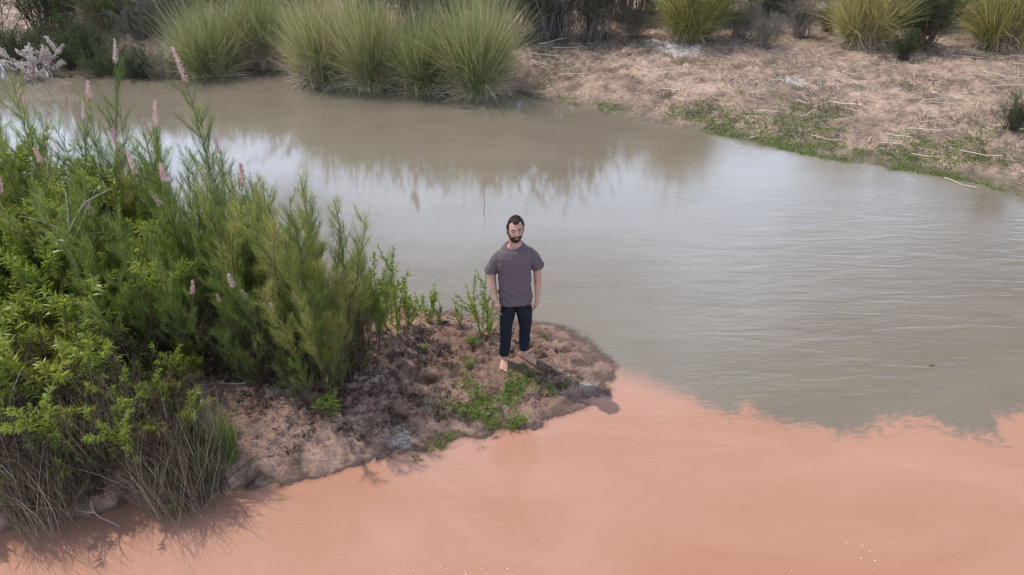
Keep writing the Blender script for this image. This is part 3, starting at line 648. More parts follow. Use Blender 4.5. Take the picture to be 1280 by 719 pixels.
wisp = 'thin wispy tamarisk shoot rising above the thicket'
back = 'feathery tamarisk at the back of the thicket near the left edge'
for k, u, v, sc, lab in (
        ('tall', 142, 345, 1.02, 'tallest feathery tamarisk rising over the water at the left'),
        ('tall', 108, 372, 0.80, 'tall tamarisk with a bent bare stem, just left of the tallest one'),
        ('spike', 298, 366, 1.04, 'thin tamarisk with the tallest single pink flower spike'),
        ('twin', 226, 386, 1.0, 'tamarisk with two upright pink flower spikes'),
        ('bush', 60, 345, 1.05, back), ('tall', 40, 352, 0.85, back), ('bush', 175, 350, 1.1, back), ('tall', 195, 362, 0.72, back), ('sparse', 75, 385, 1.05, back), ('dense', 8, 430, 0.95, back), ('tall', -8, 340, 0.78, back),
        ('bush', 185, 425, 1.08, mid), ('dense', 255, 432, 1.05, mid), ('sparse', 140, 452, 0.95, mid), ('bush', 215, 465, 0.85, mid), ('plume', 318, 435, 1.08, mid), ('sparse', 300, 412, 1.2, mid), ('sparse', 270, 470, 0.75, mid), ('sparse', 330, 485, 0.62, mid),
        ('wisp', 20, 362, 1.0, wisp), ('wisp', 88, 352, 1.05, wisp), ('wisp', 172, 362, 1.08, wisp), ('wisp', 258, 362, 0.95, wisp), ('wisp', 330, 384, 0.9, wisp), ('wisp', 210, 372, 0.9, wisp), ('wisp', 122, 398, 0.9, wisp),
        ('plume', 462, 448, 0.66, 'small upright tamarisk tuft where the thicket meets the mud'), ('plume', 415, 498, 0.85, 'tamarisk tuft leaning out over the shaded mud in front'),
        ('orange', 262, 404, 1.08, 'tamarisk with an orange tinged crown in the thicket'),
        ('bush', 338, 440, 1.0, mid), ('withered', 372, 468, 0.95, 'tamarisk with pale withered flowers left of the bright front plume'),
        ('plume', 385, 450, 1.08, 'green tamarisk tuft just left of the bright front plume'),
        ('plume', 430, 466, 1.12, 'bright plume shaped tamarisk at the right front of the thicket'),
        ('sparse', 405, 505, 0.7, 'dark thin tamarisk in front of the bright plume, over the shaded mud'),
        ('sparse', 440, 492, 0.62, 'small sparse tamarisk at the foot of the bright plume'),
        ('bush', 458, 440, 0.64, 'low tamarisk at the right edge of the thicket by the mud')):
    x, y, z = on_near(u, v); place(TA[k], x, y, z, rnd.random() * 6.28, sc, lab, 'tamarisk', gt)
# leafless undergrowth between the shrubs
DB = [scrub(431, 'dead_brush', 1.1, 120, 0.35, 'dry', 1200, 0.25, 0.006, 0.06, 0.20, 0.8), scrub(432, 'dead_brush', 0.9, 140, 0.4, 'dark_leaf', 2200, 0.5, 0.008, 0.05, 0.30, 0.7)]
for i, (u, v) in enumerate(((150, 490), (200, 488), (250, 470), (300, 476), (345, 484), (60, 515), (120, 520), (180, 520), (10, 540), (385, 482), (430, 484), (90, 560), (30, 590), (150, 580), (220, 590), (260, 598), (60, 612), (120, 612), (190, 560), (20, 560), (240, 540), (165, 462), (205, 468), (245, 455), (285, 462), (320, 470), (360, 476), (405, 470), (445, 470), (35, 535), (70, 550), (105, 545), (140, 555), (90, 590), (180, 600), (10, 610), (45, 630), (130, 600))):
    x, y, z = on_near(u, v); place(DB[i % 2], x, y, z, rnd.random() * 6.28, rnd.uniform(0.55, 0.85), 'dead twiggy brush under the thicket on the spit', 'dead brush', 'dead brush under the thicket')

# ---- near spit: leafy willows and saplings
WI = [leafy(501, h=1.5, nst=12, spread=0.26, lean=0.40, leaf=0.06, lw=0.014, dens=190, bright=0.58, forks=8), leafy(502, h=0.95, nst=10, spread=0.2, lean=0.6, leaf=0.07, lw=0.013, dens=190, bright=0.68, forks=7),
      leafy(503, 'sapling', 0.95, 7, 0.12, 0.15, 0.065, 0.013, 130, 0.5, 0.08, 'willow', 3, 0.6), leafy(504, 'sapling', 0.62, 4, 0.05, 0.1, 0.06, 0.013, 130, 0.52, 0.04, 'willow', 2, 0.6)]
gw = 'leafy willow shrubs among the tamarisks'
sprig = 'green willow sprig growing up through the dry grass'
wl = 'yellow green leafy willow among the tamarisks at the left edge'
for k, u, v, sc, lab in (
        (0, 42, 395, 1.1, wl), (0, 5, 375, 1.25, wl), (0, 85, 400, 1.0, wl), (0, 135, 408, 0.98, wl), (1, 165, 415, 1.25, wl), (0, 25, 440, 0.8, wl), (0, 62, 425, 0.95, wl), (0, 110, 432, 0.85, wl), (0, -20, 410, 1.2, wl), (0, 30, 360, 1.25, wl), (0, 75, 372, 1.2, wl), (0, 120, 385, 1.15, wl), (0, 160, 392, 1.05, wl), (1, 50, 470, 1.0, wl), (1, 130, 470, 1.1, wl), (1, 75, 445, 1.3, wl), (1, 185, 448, 1.1, wl), (0, 300, 395, 0.85, wl) if False else (0, 200, 400, 0.95, wl),
        (1, 95, 490, 1.45, 'bright sunlit willow sprig above the dry grass, left one of the front pair'), (1, 172, 486, 1.3, 'bright sunlit willow sprig above the dry grass, right one of the front pair'),
        (1, 22, 520, 0.85, 'leafy willow at the left edge above the dry grass'), (1, 20, 480, 1.4, sprig), (1, 55, 535, 1.3, sprig), (1, 130, 520, 1.25, sprig), (1, 60, 590, 1.0, sprig), (1, 165, 585, 0.8, sprig), (1, 215, 555, 0.8, sprig), (1, 10, 620, 0.7, sprig), (1, 95, 555, 1.1, sprig), (1, 30, 605, 0.6, sprig), (1, 190, 545, 0.7, sprig), (1, 140, 570, 0.6, sprig), (1, 45, 500, 0.9, sprig), (1, 225, 500, 0.6, sprig), (1, 105, 600, 0.55, 'small bright willow sprig low in the dry grass'), (1, 2, 575, 0.7, 'green leafy shrub cut by the left edge low in the dry grass'),
        (0, 255, 372, 0.8, 'leafy willow at the back of the spit behind the pink spikes'), (0, 345, 400, 0.75, 'leafy willow behind the withered tamarisk flowers')):
    x, y, z = on_near(u, v); place(WI[k], x, y, z, rnd.random() * 6.28, sc, lab, 'willow', gw)
gq = 'saplings along the back edge of the spit'
for k, u, v, sc, lab in ((2, 492, 412, 1.15, 'leafy sapling clump at the right end of the thicket'), (2, 470, 420, 0.95, 'leafy sapling beside the right end of the thicket'), (3, 512, 402, 0.9, 'short sapling right of the sapling clump'),
        (3, 537, 396, 0.95, 'thin sapling standing in the shallows between clump and man'), (3, 549, 399, 0.52, 'knee high sapling beside the thin sapling'), (3, 574, 400, 0.5, 'small sapling midway between thin sapling and man'),
        (2, 605, 408, 0.86, 'tall leafy sapling right behind the man'), (3, 612, 414, 0.4, 'short sprout at the foot of the tall sapling behind the man')):
    x, y, z = on_near(u, v); z = max(z, -0.02); place(WI[k], x, y, z, rnd.random() * 6.28, sc, lab, 'sapling', gq)
LP = leafy(511, 'leafy_sprout', 0.35, 5, 0.06, 0.4, 0.11, 0.017, 60, 0.3, 0.05, 'willow', 1, 0.9)
x, y, z = on_near(412, 520); place(LP, x, y, z, 0.4, 1.0, 'long leaved green sprout in the shade under the front tamarisk', 'sprout')

# ---- near spit: dry grass
TU = [tussock(601, h=1.0, n=420, spread=0.36, bright=0.30, tiltmax=30, droop=0.2, wd=.004), tussock(602, h=1.1, n=420, spread=0.36, bright=0.44, tiltmax=22, droop=0.15, wd=.004), tussock(603, h=0.7, n=420, spread=0.36, bright=0.18, tiltmax=48, droop=.3, wd=.004), tussock(604, h=0.9, n=300, spread=0.2, bright=0.62, tiltmax=28, m='grass', droop=.25, wd=.004)]
gg = 'dry grass tussocks on the cut bank'
for i in range(52):
    u = rnd.uniform(-30, 255); lo = 495 if u < 200 else 540; edge = 640 - 0.10 * max(u, 0); v = rnd.uniform(lo, edge)
    x, y, z = on_near(u, v); place(TU[(0, 1, 2, 0, 2, 3, 1, 2)[i % 8]], x, y, z, rnd.random() * 6.28, rnd.uniform(0.55, 1.0) * (0.9 if v > 570 else 0.55), 'olive green grass tussock among the dry grass on the cut bank' if i % 8 == 5 else 'grey brown dry grass tussock on the cut bank above the red stream', 'dry grass', gg)
GT = tussock(611, 'grass_tuft', 0.62, 260, 0.08, 0.005, 24, 0.6, 'grass', 0.3); GT2 = tussock(612, 'grass_tuft', 0.2, 90, 0.05, 0.006, 55, 0.5, 'grass', 0.4)
x, y, z = on_near(284, 574); place(TU[1], x, y, z, 1.0, (0.35, 0.35, 0.75), 'olive grass tussock at the right end of the dry grass', 'dry grass', gg)
x, y, z = on_near(290, 578); place(GT, x, y, z, 0.3, (0.7, 0.7, 1.2), 'tall green grass tuft at the right end of the dry grass', 'grass tuft')
gtf = 'small green grass tufts on the mud'
tl = 'small green grass tuft on the trodden mud'
for u, v, sc, lab in ((547, 545, 1.0, 'green grass tuft at the edge of the red stream left of the grass patch'), (560, 535, 0.6, tl), (530, 435, 0.6, tl), (585, 452, 0.8, tl), (502, 560, 0.5, tl), (423, 606, 0.45, tl), (640, 520, 1.0, tl), (652, 515, 0.9, tl), (600, 545, 0.6, tl),
                      (588, 425, 1.0, 'thin upright green tuft left of the man'), (680, 410, 0.5, tl), (700, 418, 0.5, tl), (655, 560, 0.3, tl), (450, 420, 0.9, tl)):
    x, y, z = on_near(u, v); place(GT2, x, y, z, rnd.random() * 6.28, sc, lab, 'grass tuft', gtf)
def patch_keep(x, y, r):
    d = np.zeros_like(x)
    for u, v, rx, ry, w in ((625, 485, .34, .24, 1.0), (605, 515, .25, .18, .8), (640, 500, .25, .2, .7), (600, 495, .22, .18, .8), (690, 490, .3, .14, .55), (650, 470, .2, .10, .7), (645, 515, .16, .14, .7), (580, 510, .3, .2, .35), (720, 500, .2, .1, .35)):
        px, py = G(u, v, 0.12); d = np.maximum(d, w * np.exp(-((x - px) / rx) ** 2 - ((y - py) / ry) ** 2))
    return r.random(len(x)) < d * sstep(-0.25, 0.35, fbm(x * 6, y * 6, oct=3, seed=87)) * (poly_sd(x, y, NEAR) > 0.02)
x, y, r = scatter(60000, -0.9, 1.1, 4.8, 6.4, patch_keep, 94); z = near_h(x, y); n = len(x)
g = Geo(); g.add(*strips(np.stack([x, y, z - 0.005], -1), r.normal(size=(n, 3)) * 0.5 + np.array([0, 0, 0.9]), 0.035 + 0.07 * r.random(n), 0.0062, r, droop=0.35, seg=2, tint=np.clip(r.normal(size=n) * .2 + .55, 0, 1)))
tag(link('grass', g.mesh('grass', M['grass'])), 'patch of short green grass in front of the man', kind='stuff')
x, y, r = scatter(15000, -5.5, 1.1, 3.6, 8.0, lambda x, y, r: (poly_sd(x, y, NEAR) > 0.06) & (r.random(len(x)) < 0.08 + 0.9 * (1 - sstep(-2.6, -1.2, x))), 95); z = near_h(x, y); n = len(x); a = r.random(n) * 6.28
g = Geo(); g.add(*strips(np.stack([x, y, z + 0.006], -1), np.stack([np.cos(a), np.sin(a), 0.1 + 0.7 * r.random(n) ** 3], -1), 0.05 + 0.2 * r.random(n) ** 2, 0.004, r, droop=0.1, tint=np.clip(r.normal(size=n) * .2 + .3, 0, 1), tip=0.5))
tag(link('twig_litter', g.mesh('twig_litter', M['twig'])), 'dead twigs and stems littering the shaded mud', kind='stuff')
x, y, r = scatter(9000, -3.6, 1.0, 4.2, 7.4, lambda x, y, r: (poly_sd(x, y, NEAR) > 0.12) & (x < 0.35) & (r.random(len(x)) < sstep(-0.3, 0.5, fbm(x * 3, y * 3, oct=3, seed=88))), 96); z = near_h(x, y); n = len(x)
cube = np.array([(-1, -1, -1), (1, -1, -1), (1, 1, -1), (-1, 1, -1), (-1, -1, 1), (1, -1, 1), (1, 1, 1), (-1, 1, 1)], float) * 0.6
V = cube[None] * (0.55 + 0.75 * r.random((n, 8, 1))) * (0.008 + 0.026 * r.random((n, 1, 1)) ** 3); a = r.random(n) * 6.28; ca, sa = np.cos(a)[:, None], np.sin(a)[:, None]
V = np.stack([V[..., 0] * ca - V[..., 1] * sa, V[..., 0] * sa + V[..., 1] * ca, V[..., 2] * 0.8], -1) + np.stack([x, y, z + 0.002], -1)[:, None]
F = np.arange(n)[:, None, None] * 8 + np.array([(0, 3, 2, 1), (4, 5, 6, 7), (0, 1, 5, 4), (1, 2, 6, 5), (2, 3, 7, 6), (3, 0, 4, 7)])[None]
tag(link('mud_clods', quad_mesh('mud_clods', V, F, M['mud'], smooth=True)), 'small crumbs and clods of mud strewn over the spit', kind='stuff')
# dead bare branches standing and lying in the thicket
for k, (u, v, d, ln, rad, fk, lab) in enumerate(((95, 425, (-0.02, 0.0, 1), 1.5, 0.012, 3, 'pale bare standing stem in the left thicket'), (105, 440, (0.25, 0.1, 1), 1.7, 0.011, 4, 'bent dead stem leaning right in the left thicket'),
        (48, 640, (-0.12, -0.02, 1), 0.75, 0.007, 1, 'thin pale dry stalk leaning over the red stream at lower left'), (54, 636, (-0.22, 0.0, 1), 0.7, 0.007, 0, 'second thin dry stalk crossing the first at lower left'),
        (78, 610, (0.75, 0.2, 0.55), 0.6, 0.011, 3, 'forked dead branch lying on the dry grass at lower left'), (215, 460, (0.9, -0.25, 0.15), 0.75, 0.008, 3, 'pale dead branch arching over the bare mud'),
        (240, 495, (0.9, -0.3, 0.25), 0.6, 0.007, 3, 'thin dead branch crossing the mud behind the olive tussock'), (145, 640, (-0.1, -0.15, 1), 0.6, 0.006, 2, 'thin dead stem at the rim of the cut bank'), (205, 620, (0.1, -0.2, 1), 0.5, 0.006, 2, 'short dead stem at the right of the cut bank'),
        (365, 455, (0.8, -0.2, 0.2), 0.4, 0.006, 1, 'pale twig lying across the front tamarisk stems'), (20, 590, (0.4, 0, 0.8), 0.8, 0.009, 3, 'curved dead branch at the left edge'))):
    rng = np.random.default_rng(700 + k); x, y, z = on_near(u, v); g = Geo(); P = wander((0, 0, 0), d, ln, 8, rng, 0.10); g.add(*tube(P, np.linspace(rad, rad * .35, 9), 5, 0.75))
    for q in range(fk):
        b0, bd = along(P, [0.3 + 0.6 * rng.random()]); Q = wander(b0[0], bd[0] + norm(rng.normal(size=3)) * 0.6, ln * (0.2 + 0.25 * rng.random()), 5, rng, 0.14); g.add(*tube(Q, np.linspace(rad * .5, rad * .2, 6), 4, 0.75))
    o = link('dead_branch', g.mesh('dead_branch', M['twig'])); o.location = (x, y, z); tag(o, lab, 'dead branch', 'dead branches in the thicket')
# debris on the water, a modelled twig reflection, foam and painted glints
x, y = G(522, 573); rng = np.random.default_rng(5); g = Geo(); n = 26
g.add(*strips(np.stack([rng.normal(size=n) * .03, rng.normal(size=n) * .02, np.full(n, .006)], -1), rng.normal(size=(n, 3)) * np.array([1, 1, .35]) + np.array([0, 0, .3]), 0.05, 0.016, rng, tint=rng.random(n)))
o = link('floating_leaves', g.mesh('floating_leaves', M['cover'])); o.location = (x, y, 0); tag(o, 'small tangle of leaves floating on the red stream by the mud edge', 'floating debris')
x, y = G(1165, 458); g = Geo(); g.add(*tube(np.array([(-.03, 0, .004), (0, .004, .008), (.03, 0, .004)]), 0.005, 5, 0.05)); o = link('floating_stick', g.mesh('floating_stick', M['stem'])); o.location = (x, y, 0); tag(o, 'dark stick fragment floating on the grey river at the right', 'floating stick')
x, y = G(605, 268); g = Geo(); P = wander((0, 0, -.05), (0.08, 0, 1), 0.34, 5, np.random.default_rng(9), .12); g.add(*tube(P, np.linspace(.006, .003, 6), 4, 0.05)); o = link('twig_reflection', g.mesh('twig_reflection', M['stem'])); o.location = (x, y, 0); tag(o, 'thin dark shape added as a twig reflection on the grey river beyond the man', 'twig')  # solid twig added in place of a reflection lying on the river
r = np.random.default_rng(97); n = 80  # drifting foam, plus sun glints painted as pale dots
fu = np.concatenate([r.normal(1110, 70, 26), r.uniform(560, 1280, 14), r.normal(565, 45, 40)]); fv = np.concatenate([r.normal(702, 9, 26), r.uniform(560, 719, 14), r.normal(712, 5, 40)])
fx, fy = zip(*[G(a, b) for a, b in zip(fu, fv)]); a = r.random(n) * 6.28
g = Geo(); sz = 0.0014 + 0.0055 * r.random(n) ** 4
B = np.stack([np.array(fx), np.array(fy), np.full(n, 0.004)], -1); V = []; F = []
for k in range(n):
    for q in range(4): V.append((B[k, 0] + sz[k] * math.cos(a[k] + q * 1.571) * 1.4, B[k, 1] + sz[k] * math.sin(a[k] + q * 1.571), 0.004))
    F.append((4 * k, 4 * k + 1, 4 * k + 2, 4 * k + 3))
g.add(np.array(V), np.array(F), r.random(4 * n)); tag(link('foam_and_glints', g.mesh('foam_and_glints', plain('foam_and_glint', (0.60, 0.52, 0.47), 0.6))), 'tiny white foam flecks and painted sun glints on the red stream', kind='stuff')

# ------------------------------------------------------------------ the man
M['skin'] = plain('skin', (0.39, 0.212, 0.150), 0.5, 0.35, 14, 0.20, 0.05, 0.0)
M['shirt'] = plain('grey_purple_cotton', (0.106, 0.080, 0.086), 0.9, 0.15, 60, 0.12, 0.25)
M['trousers'] = plain('black_denim', (0.010, 0.011, 0.017), 0.8, 0.2, 80, 0.3, 0.2)
M['hair'] = plain('dark_hair', (0.030, 0.020, 0.015), 0.75, 0.12, 200, 0.5, 0.6)
M['eye'] = plain('eye_dark', (0.02, 0.015, 0.012), 0.2, 0.5)
M['sclera'] = plain('eye_white', (0.22, 0.18, 0.16), 0.3, 0.5)
M['lip'] = plain('lip', (0.22, 0.10, 0.08), 0.5, 0.3)
def loft(rings, n=28, p=2.0):
    """closed surface through (centre, axis_u, axis_v) rings: centre + cos*axis_u + sin*axis_v"""
    a = np.linspace(0, 2 * np.pi, n, endpoint=False); c, s = np.cos(a), np.sin(a)
    c = np.sign(c) * np.abs(c) ** (2 / p); s = np.sign(s) * np.abs(s) ** (2 / p); V = []; F = []
    for ce, u, v in rings: V += list(np.array(ce) + c[:, None] * np.array(u) + s[:, None] * np.array(v))
    m = len(rings)
    for i in range(m - 1):
        for j in range(n): F.append((i * n + j, i * n + (j + 1) % n, (i + 1) * n + (j + 1) % n, (i + 1) * n + j))
    V = [tuple(q) for q in V]
    for i in (0, m - 1):
        V.append(tuple(rings[i][0])); k = len(V) - 1
        for j in range(n): F.append((i * n + j, i * n + (j + 1) % n, k) if i else (i * n + (j + 1) % n, i * n + j, k))
    return V, F
def limb(path, rads, n=16, ref=(0, 1, 0), p=2.0):
    P = np.array(path, float); T = norm(np.gradient(P, axis=0)); rg = []
    for q, t, r in zip(P, T, rads):
        ru, rv = r if isinstance(r, tuple) else (r, r)
        u = norm(np.cross(np.array(ref, float), t)); v = np.cross(t, u)
        rg.append((q, u * ru, v * rv))
    return loft(rg, n, p)
def ball(c, r, n=14):
    r = (r, r, r) if not isinstance(r, tuple) else r; rg = []
    for k in range(1, n):
        th = math.pi * k / n; rg.append(((c[0], c[1], c[2] - r[2] * math.cos(th)), (r[0] * math.sin(th), 0, 0), (0, r[1] * math.sin(th), 0)))
    return loft(rg, 18)
def fuse(parts, voxel, smooth, name):
    V, F = [], []
    for v, f in parts:
        k = len(V); V += v; F += [tuple(i + k for i in q) for q in f]
    me = bpy.data.meshes.new('tmp'); me.from_pydata(V, [], F); o = bpy.data.objects.new('tmp', me); COL.objects.link(o)
    md = o.modifiers.new('r', 'REMESH'); md.mode = 'VOXEL'; md.voxel_size = voxel
    if smooth: ms = o.modifiers.new('s', 'SMOOTH'); ms.factor = 0.5; ms.iterations = smooth
    dg = bpy.context.evaluated_depsgraph_get(); out = bpy.data.meshes.new_from_object(o.evaluated_get(dg)); out.name = name
    bpy.data.objects.remove(o); bpy.data.meshes.remove(me)
    out.polygons.foreach_set('use_smooth', np.ones(len(out.polygons), bool))
    return out
def warp(me, fn):
    n = len(me.vertices); co = np.empty(n * 3, np.float32); me.vertices.foreach_get('co', co); co = co.reshape(-1, 3).astype(float)
    no = np.empty(n * 3, np.float32); me.vertices.foreach_get('normal', no); me.vertices.foreach_set('co', fn(co, no.reshape(-1, 3)).astype(np.float32).ravel()); me.update()

# head, in its own frame: origin at the head's centre, face towards -y
def head_pts(nu=72, nv=56):
    th = np.linspace(0.0, np.pi, nv + 2)[1:-1]; ph = np.linspace(0, 2 * np.pi, nu, endpoint=False)
    TH_, PH_ = np.meshgrid(th, ph, indexing='ij')
    d = np.stack([np.sin(TH_) * np.sin(PH_), -np.sin(TH_) * np.cos(PH_), np.cos(TH_)], -1)
    p = d * np.array([0.077, 0.097, 0.122]); x, y, z = p[..., 0].copy(), p[..., 1].copy(), p[..., 2].copy()
    low = np.clip(-z / 0.122, 0, 1)
    x *= 1 - 0.22 * low ** 1.6; y = np.where(y < 0, y * (1 + 0.04 * low), y * (1 - 0.42 * low))
    front = sstep(0.0, 0.06, -y)
    gs_ = lambda cx, cz, sx, sz: np.exp(-((x - cx) / sx) ** 2 - ((z - cz) / sz) ** 2) * front
    y -= 0.026 * gs_(0, -0.028, 0.011, 0.014) + 0.016 * gs_(0, -0.008, 0.008, 0.022) + 0.007 * (gs_(0.03, 0.026, 0.022, 0.008) + gs_(-0.03, 0.026, 0.022, 0.008))
    y += 0.013 * (gs_(0.031, 0.006, 0.016, 0.011) + gs_(-0.031, 0.006, 0.016, 0.011)) + 0.004 * (gs_(0.045, -0.05, 0.018, 0.02) + gs_(-0.045, -0.05, 0.018, 0.02))
    y -= 0.006 * gs_(0, -0.06, 0.022, 0.010) + 0.012 * gs_(0, -0.098, 0.024, 0.018) + 0.004 * (gs_(0.045, -0.018, 0.016, 0.014) + gs_(-0.045, -0.018, 0.016, 0.014))
    return np.stack([x, y, z], -1)
HP = head_pts(); nv_, nu_ = HP.shape[:2]
HC = np.array([0.0, -0.035, 1.622]); hp_, hy_, hr_ = R(-9), R(5), R(-3)
from mathutils import Euler
HM = np.array(Euler((hp_, hr_, hy_)).to_matrix())
def to_body(p): return np.asarray(p) @ HM.T + HC
def head_surface(P):
    V = [tuple(q) for q in to_body(P.reshape(-1, 3))]; F = []
    for i in range(nv_ - 1):
        for j in range(nu_): F.append((i * nu_ + j, (i + 1) * nu_ + j, (i + 1) * nu_ + (j + 1) % nu_, i * nu_ + (j + 1) % nu_))
    for i in (0, nv_ - 1):
        V.append(tuple(np.array(V[i * nu_:(i + 1) * nu_]).mean(0))); k = len(V) - 1
        for j in range(nu_): F.append((i * nu_ + j, i * nu_ + (j + 1) % nu_, k) if i == 0 else (i * nu_ + (j + 1) % nu_, i * nu_ + j, k))
    return V, F
HN = norm(HP / np.array([0.077, 0.097, 0.122]) ** 2)
def shell(mask, thick, sink=0.006):
    """skin-following shell: raised where mask is 1, sunk under the skin where it is 0"""
    return HP + HN * (mask * (thick + sink) - sink)[..., None]

def ear(s):
    return ball(to_body((s * 0.077, 0.012, -0.002)), (0.011, 0.017, 0.031))
def hand(wr, d, w, nrm, tside):
    """relaxed hand: wr wrist, d along the hand, w across it (towards the thumb), nrm the palm's facing; five fingers"""
    wr, d, w, nrm = (np.array(a, float) for a in (wr, d, w, nrm)); out = []
    rg = []
    for t, a, b in ((-0.02, 0.024, 0.019), (0.0, 0.026, 0.018), (0.03, 0.036, 0.017), (0.06, 0.041, 0.016), (0.088, 0.041, 0.014), (0.098, 0.034, 0.010)):
        rg.append((wr + d * t + nrm * (0.06 * t), w * a, nrm * b))
    out.append(loft(rg, 18, 2.5))
    for k, (off, ln, r, cu) in enumerate(((0.031, 0.070, 0.0092, 0.55), (0.0105, 0.078, 0.0094, 0.65), (-0.0105, 0.073, 0.009, 0.75), (-0.030, 0.058, 0.008, 0.85))):
        p = wr + d * 0.088 + w * off; P = [p - d * 0.015]; dd = d + w * off * 3.2
        ang = 0.12
        for seg_, fr in enumerate((0.0, 0.42, 0.32, 0.26)):
            if seg_ == 0: P.append(p); continue
            ang += cu * (0.42, 0.62, 0.45)[seg_ - 1]
            p = p + (norm(dd) * math.cos(ang) + nrm * math.sin(ang)) * ln * fr; P.append(p)
        out.append(limb(P, [r, r * 1.02, r, r * 0.92, r * 0.72], 10, ref=w))
    b = wr + d * 0.022 + w * 0.028
    out.append(limb([b - w * 0.015, b + w * 0.012 + d * 0.018, b + w * 0.026 + d * 0.045 + nrm * 0.012, b + w * 0.026 + d * 0.07 + nrm * 0.022], [0.016, 0.0145, 0.0115, 0.0085], 10, ref=nrm))
    return out
def foot(an, yaw):
    """bare foot: an ankle centre, pointing along yaw (0 = towards -y); sole at z = 0"""
    f = np.array([math.sin(yaw), -math.cos(yaw), 0]); s = np.array([f[1], -f[0], 0]) * -1; out = []; up = np.array([0, 0, 1.0])
    o = np.array([an[0], an[1], 0.0]); rg = []
    for t, hw, zt in ((-0.062, 0.012, 0.035), (-0.055, 0.026, 0.055), (-0.03, 0.033, 0.085), (0.01, 0.036, 0.09), (0.05, 0.038, 0.070), (0.09, 0.042, 0.052), (0.13, 0.046, 0.038), (0.155, 0.045, 0.027), (0.165, 0.04, 0.02)):
        rg.append((o + f * t + up * zt / 2, s * hw, up * zt / 2))
    out.append(loft(rg, 20, 2.6))
    big = 1 if math.sin(yaw) <= 0.01 and an[0] < 0 else -1
    inner = np.array([-np.sign(an[0]), 0, 0]); sg_ = 1 if (s @ inner) > 0 else -1
    for k, (off, ln, r) in enumerate(((0.031, 0.052, 0.0125), (0.011, 0.046, 0.0088), (-0.006, 0.040, 0.0084), (-0.021, 0.033, 0.008), (-0.034, 0.025, 0.0078))):
        b = o + f * (0.150 - 0.010 * k) + s * sg_ * off + up * 0.013
        out.append(limb([b - f * 0.02, b, b + f * ln * 0.55 + up * 0.003, b + f * ln - up * 0.001], [r, r, r * 1.05, r * 0.7], 10, ref=(0, 0, 1)))
    out.append(limb([(an[0], an[1], 0.06), (an[0], an[1], 0.10), (an[0], an[1], 0.16)], [(0.036, 0.04), (0.034, 0.036), (0.040, 0.042)], 16))
    return out

ANK_L, ANK_R = (-0.106, 0.045), (0.112, 0.115)     # ankles (x, y): left of the picture, right of the picture
body = [head_surface(HP), ear(1), ear(-1)]
body.append(limb([(0, 0.02, 1.36), (0, 0.018, 1.43), (0, 0.006, 1.49), (0, -0.012, 1.56)], [0.075, 0.062, 0.056, 0.056], 20))
body.append(loft([((0, y0, z0), (rx, 0, 0), (0, ry, 0)) for z0, y0, rx, ry in ((0.80, 0, .06, .06), (0.86, 0, .115, .085), (0.95, 0, .128, .088), (1.05, 0, .130, .088), (1.2, 0, .138, .092), (1.32, 0, .155, .095), (1.38, .005, .135, .075), (1.425, .012, .085, .055), (1.46, .015, .06, .05))], 28, 2.3))
ARM = {-1: [(-.135, .01, 1.355), (-.178, .012, 1.305), (-.208, .02, 1.21), (-.230, .03, 1.105), (-.232, .0, 1.02), (-.214, -.065, .90), (-.208, -.085, .858)],
       1: [(.135, .01, 1.365), (.178, .012, 1.315), (.210, .03, 1.21), (.230, .045, 1.11), (.234, .03, 1.03), (.226, -.015, .905), (.222, -.03, .862)]}
for s in (-1, 1):
    body.append(limb(ARM[s], [.040, .044, .046, .041, .042, .029, .026], 16))
    d = norm(np.array([0.02 * -s, -0.22 if s < 0 else -0.12, -1.0])); w = norm(np.array([s * (-0.42), -1.0, 0.12])); w = norm(w - d * (w @ d)); nr = np.cross(d, w) * 1.0
    if nr[0] * s > 0: nr = -nr
    body += hand(ARM[s][-1], d, w, nr, s)
for (ax, ay), hx, kn, yaw in ((ANK_L, -0.09, (-.098, .0, .49), R(-4)), (ANK_R, 0.09, (.104, .045, .49), R(46))):
    body.append(limb([(hx, 0, .90), (hx, 0, .72), kn, (ax, ay - .0, .32), (ax, ay, .12)], [.08, .075, .052, .05, .036], 16))
    body += foot((ax, ay), yaw)
px_, py_ = 0.02, 5.93
man = empty('person'); pz_ = 0.079
tag(man, 'barefoot bearded man in a grey t-shirt and black trousers standing on the mud spit', 'person')
bm_ = fuse(body, 0.0045, 2, 'body'); bm_.materials.append(M['skin']); link('body', bm_, man)
x, y, z = HP[..., 0], HP[..., 1], HP[..., 2]
wob = fbm(x * 60, y * 60, z * 60, oct=2, seed=3)
front = sstep(-0.01, 0.035, -y)
line_f = 0.080 + 0.017 * np.exp(-((np.abs(x) - 0.040) / 0.018) ** 2) - 0.007 * np.exp(-((x - 0.016) / 0.018) ** 2)
line_s = np.where(y > 0.03, -0.065, -0.012)
line = line_f * front + line_s * (1 - front)
line = np.where((np.abs(x) > 0.062) & (y < 0.0) & (y > -0.04), -0.03, line)
hm = sstep(-0.006, 0.006, z - line + 0.009 * wob)
hair_me = fuse([head_surface(shell(hm, 0.005 + 0.010 * sstep(0.05, 0.11, z) + 0.004 * wob))], 0.004, 1, 'hair'); hair_me.materials.append(M['hair']); hair = link('hair', hair_me, man)
hr = np.random.default_rng(12); sel = np.argwhere((hm > 0.9) & (z > 0.03)); sel = sel[hr.integers(0, len(sel), 2600)]
hb = HP[sel[:, 0], sel[:, 1]]; hn_ = HN[sel[:, 0], sel[:, 1]]
flow = norm(np.stack([0.9 * np.ones(len(hb)) * 0.25, 0.6 + 0 * hb[:, 1], -0.3 + 0 * hb[:, 2]], -1)); topf = sstep(0.05, 0.1, hb[:, 2])[:, None]
flow = norm(flow * (1 - topf) + np.array([0.45, 0.75, 0.25]) * topf)
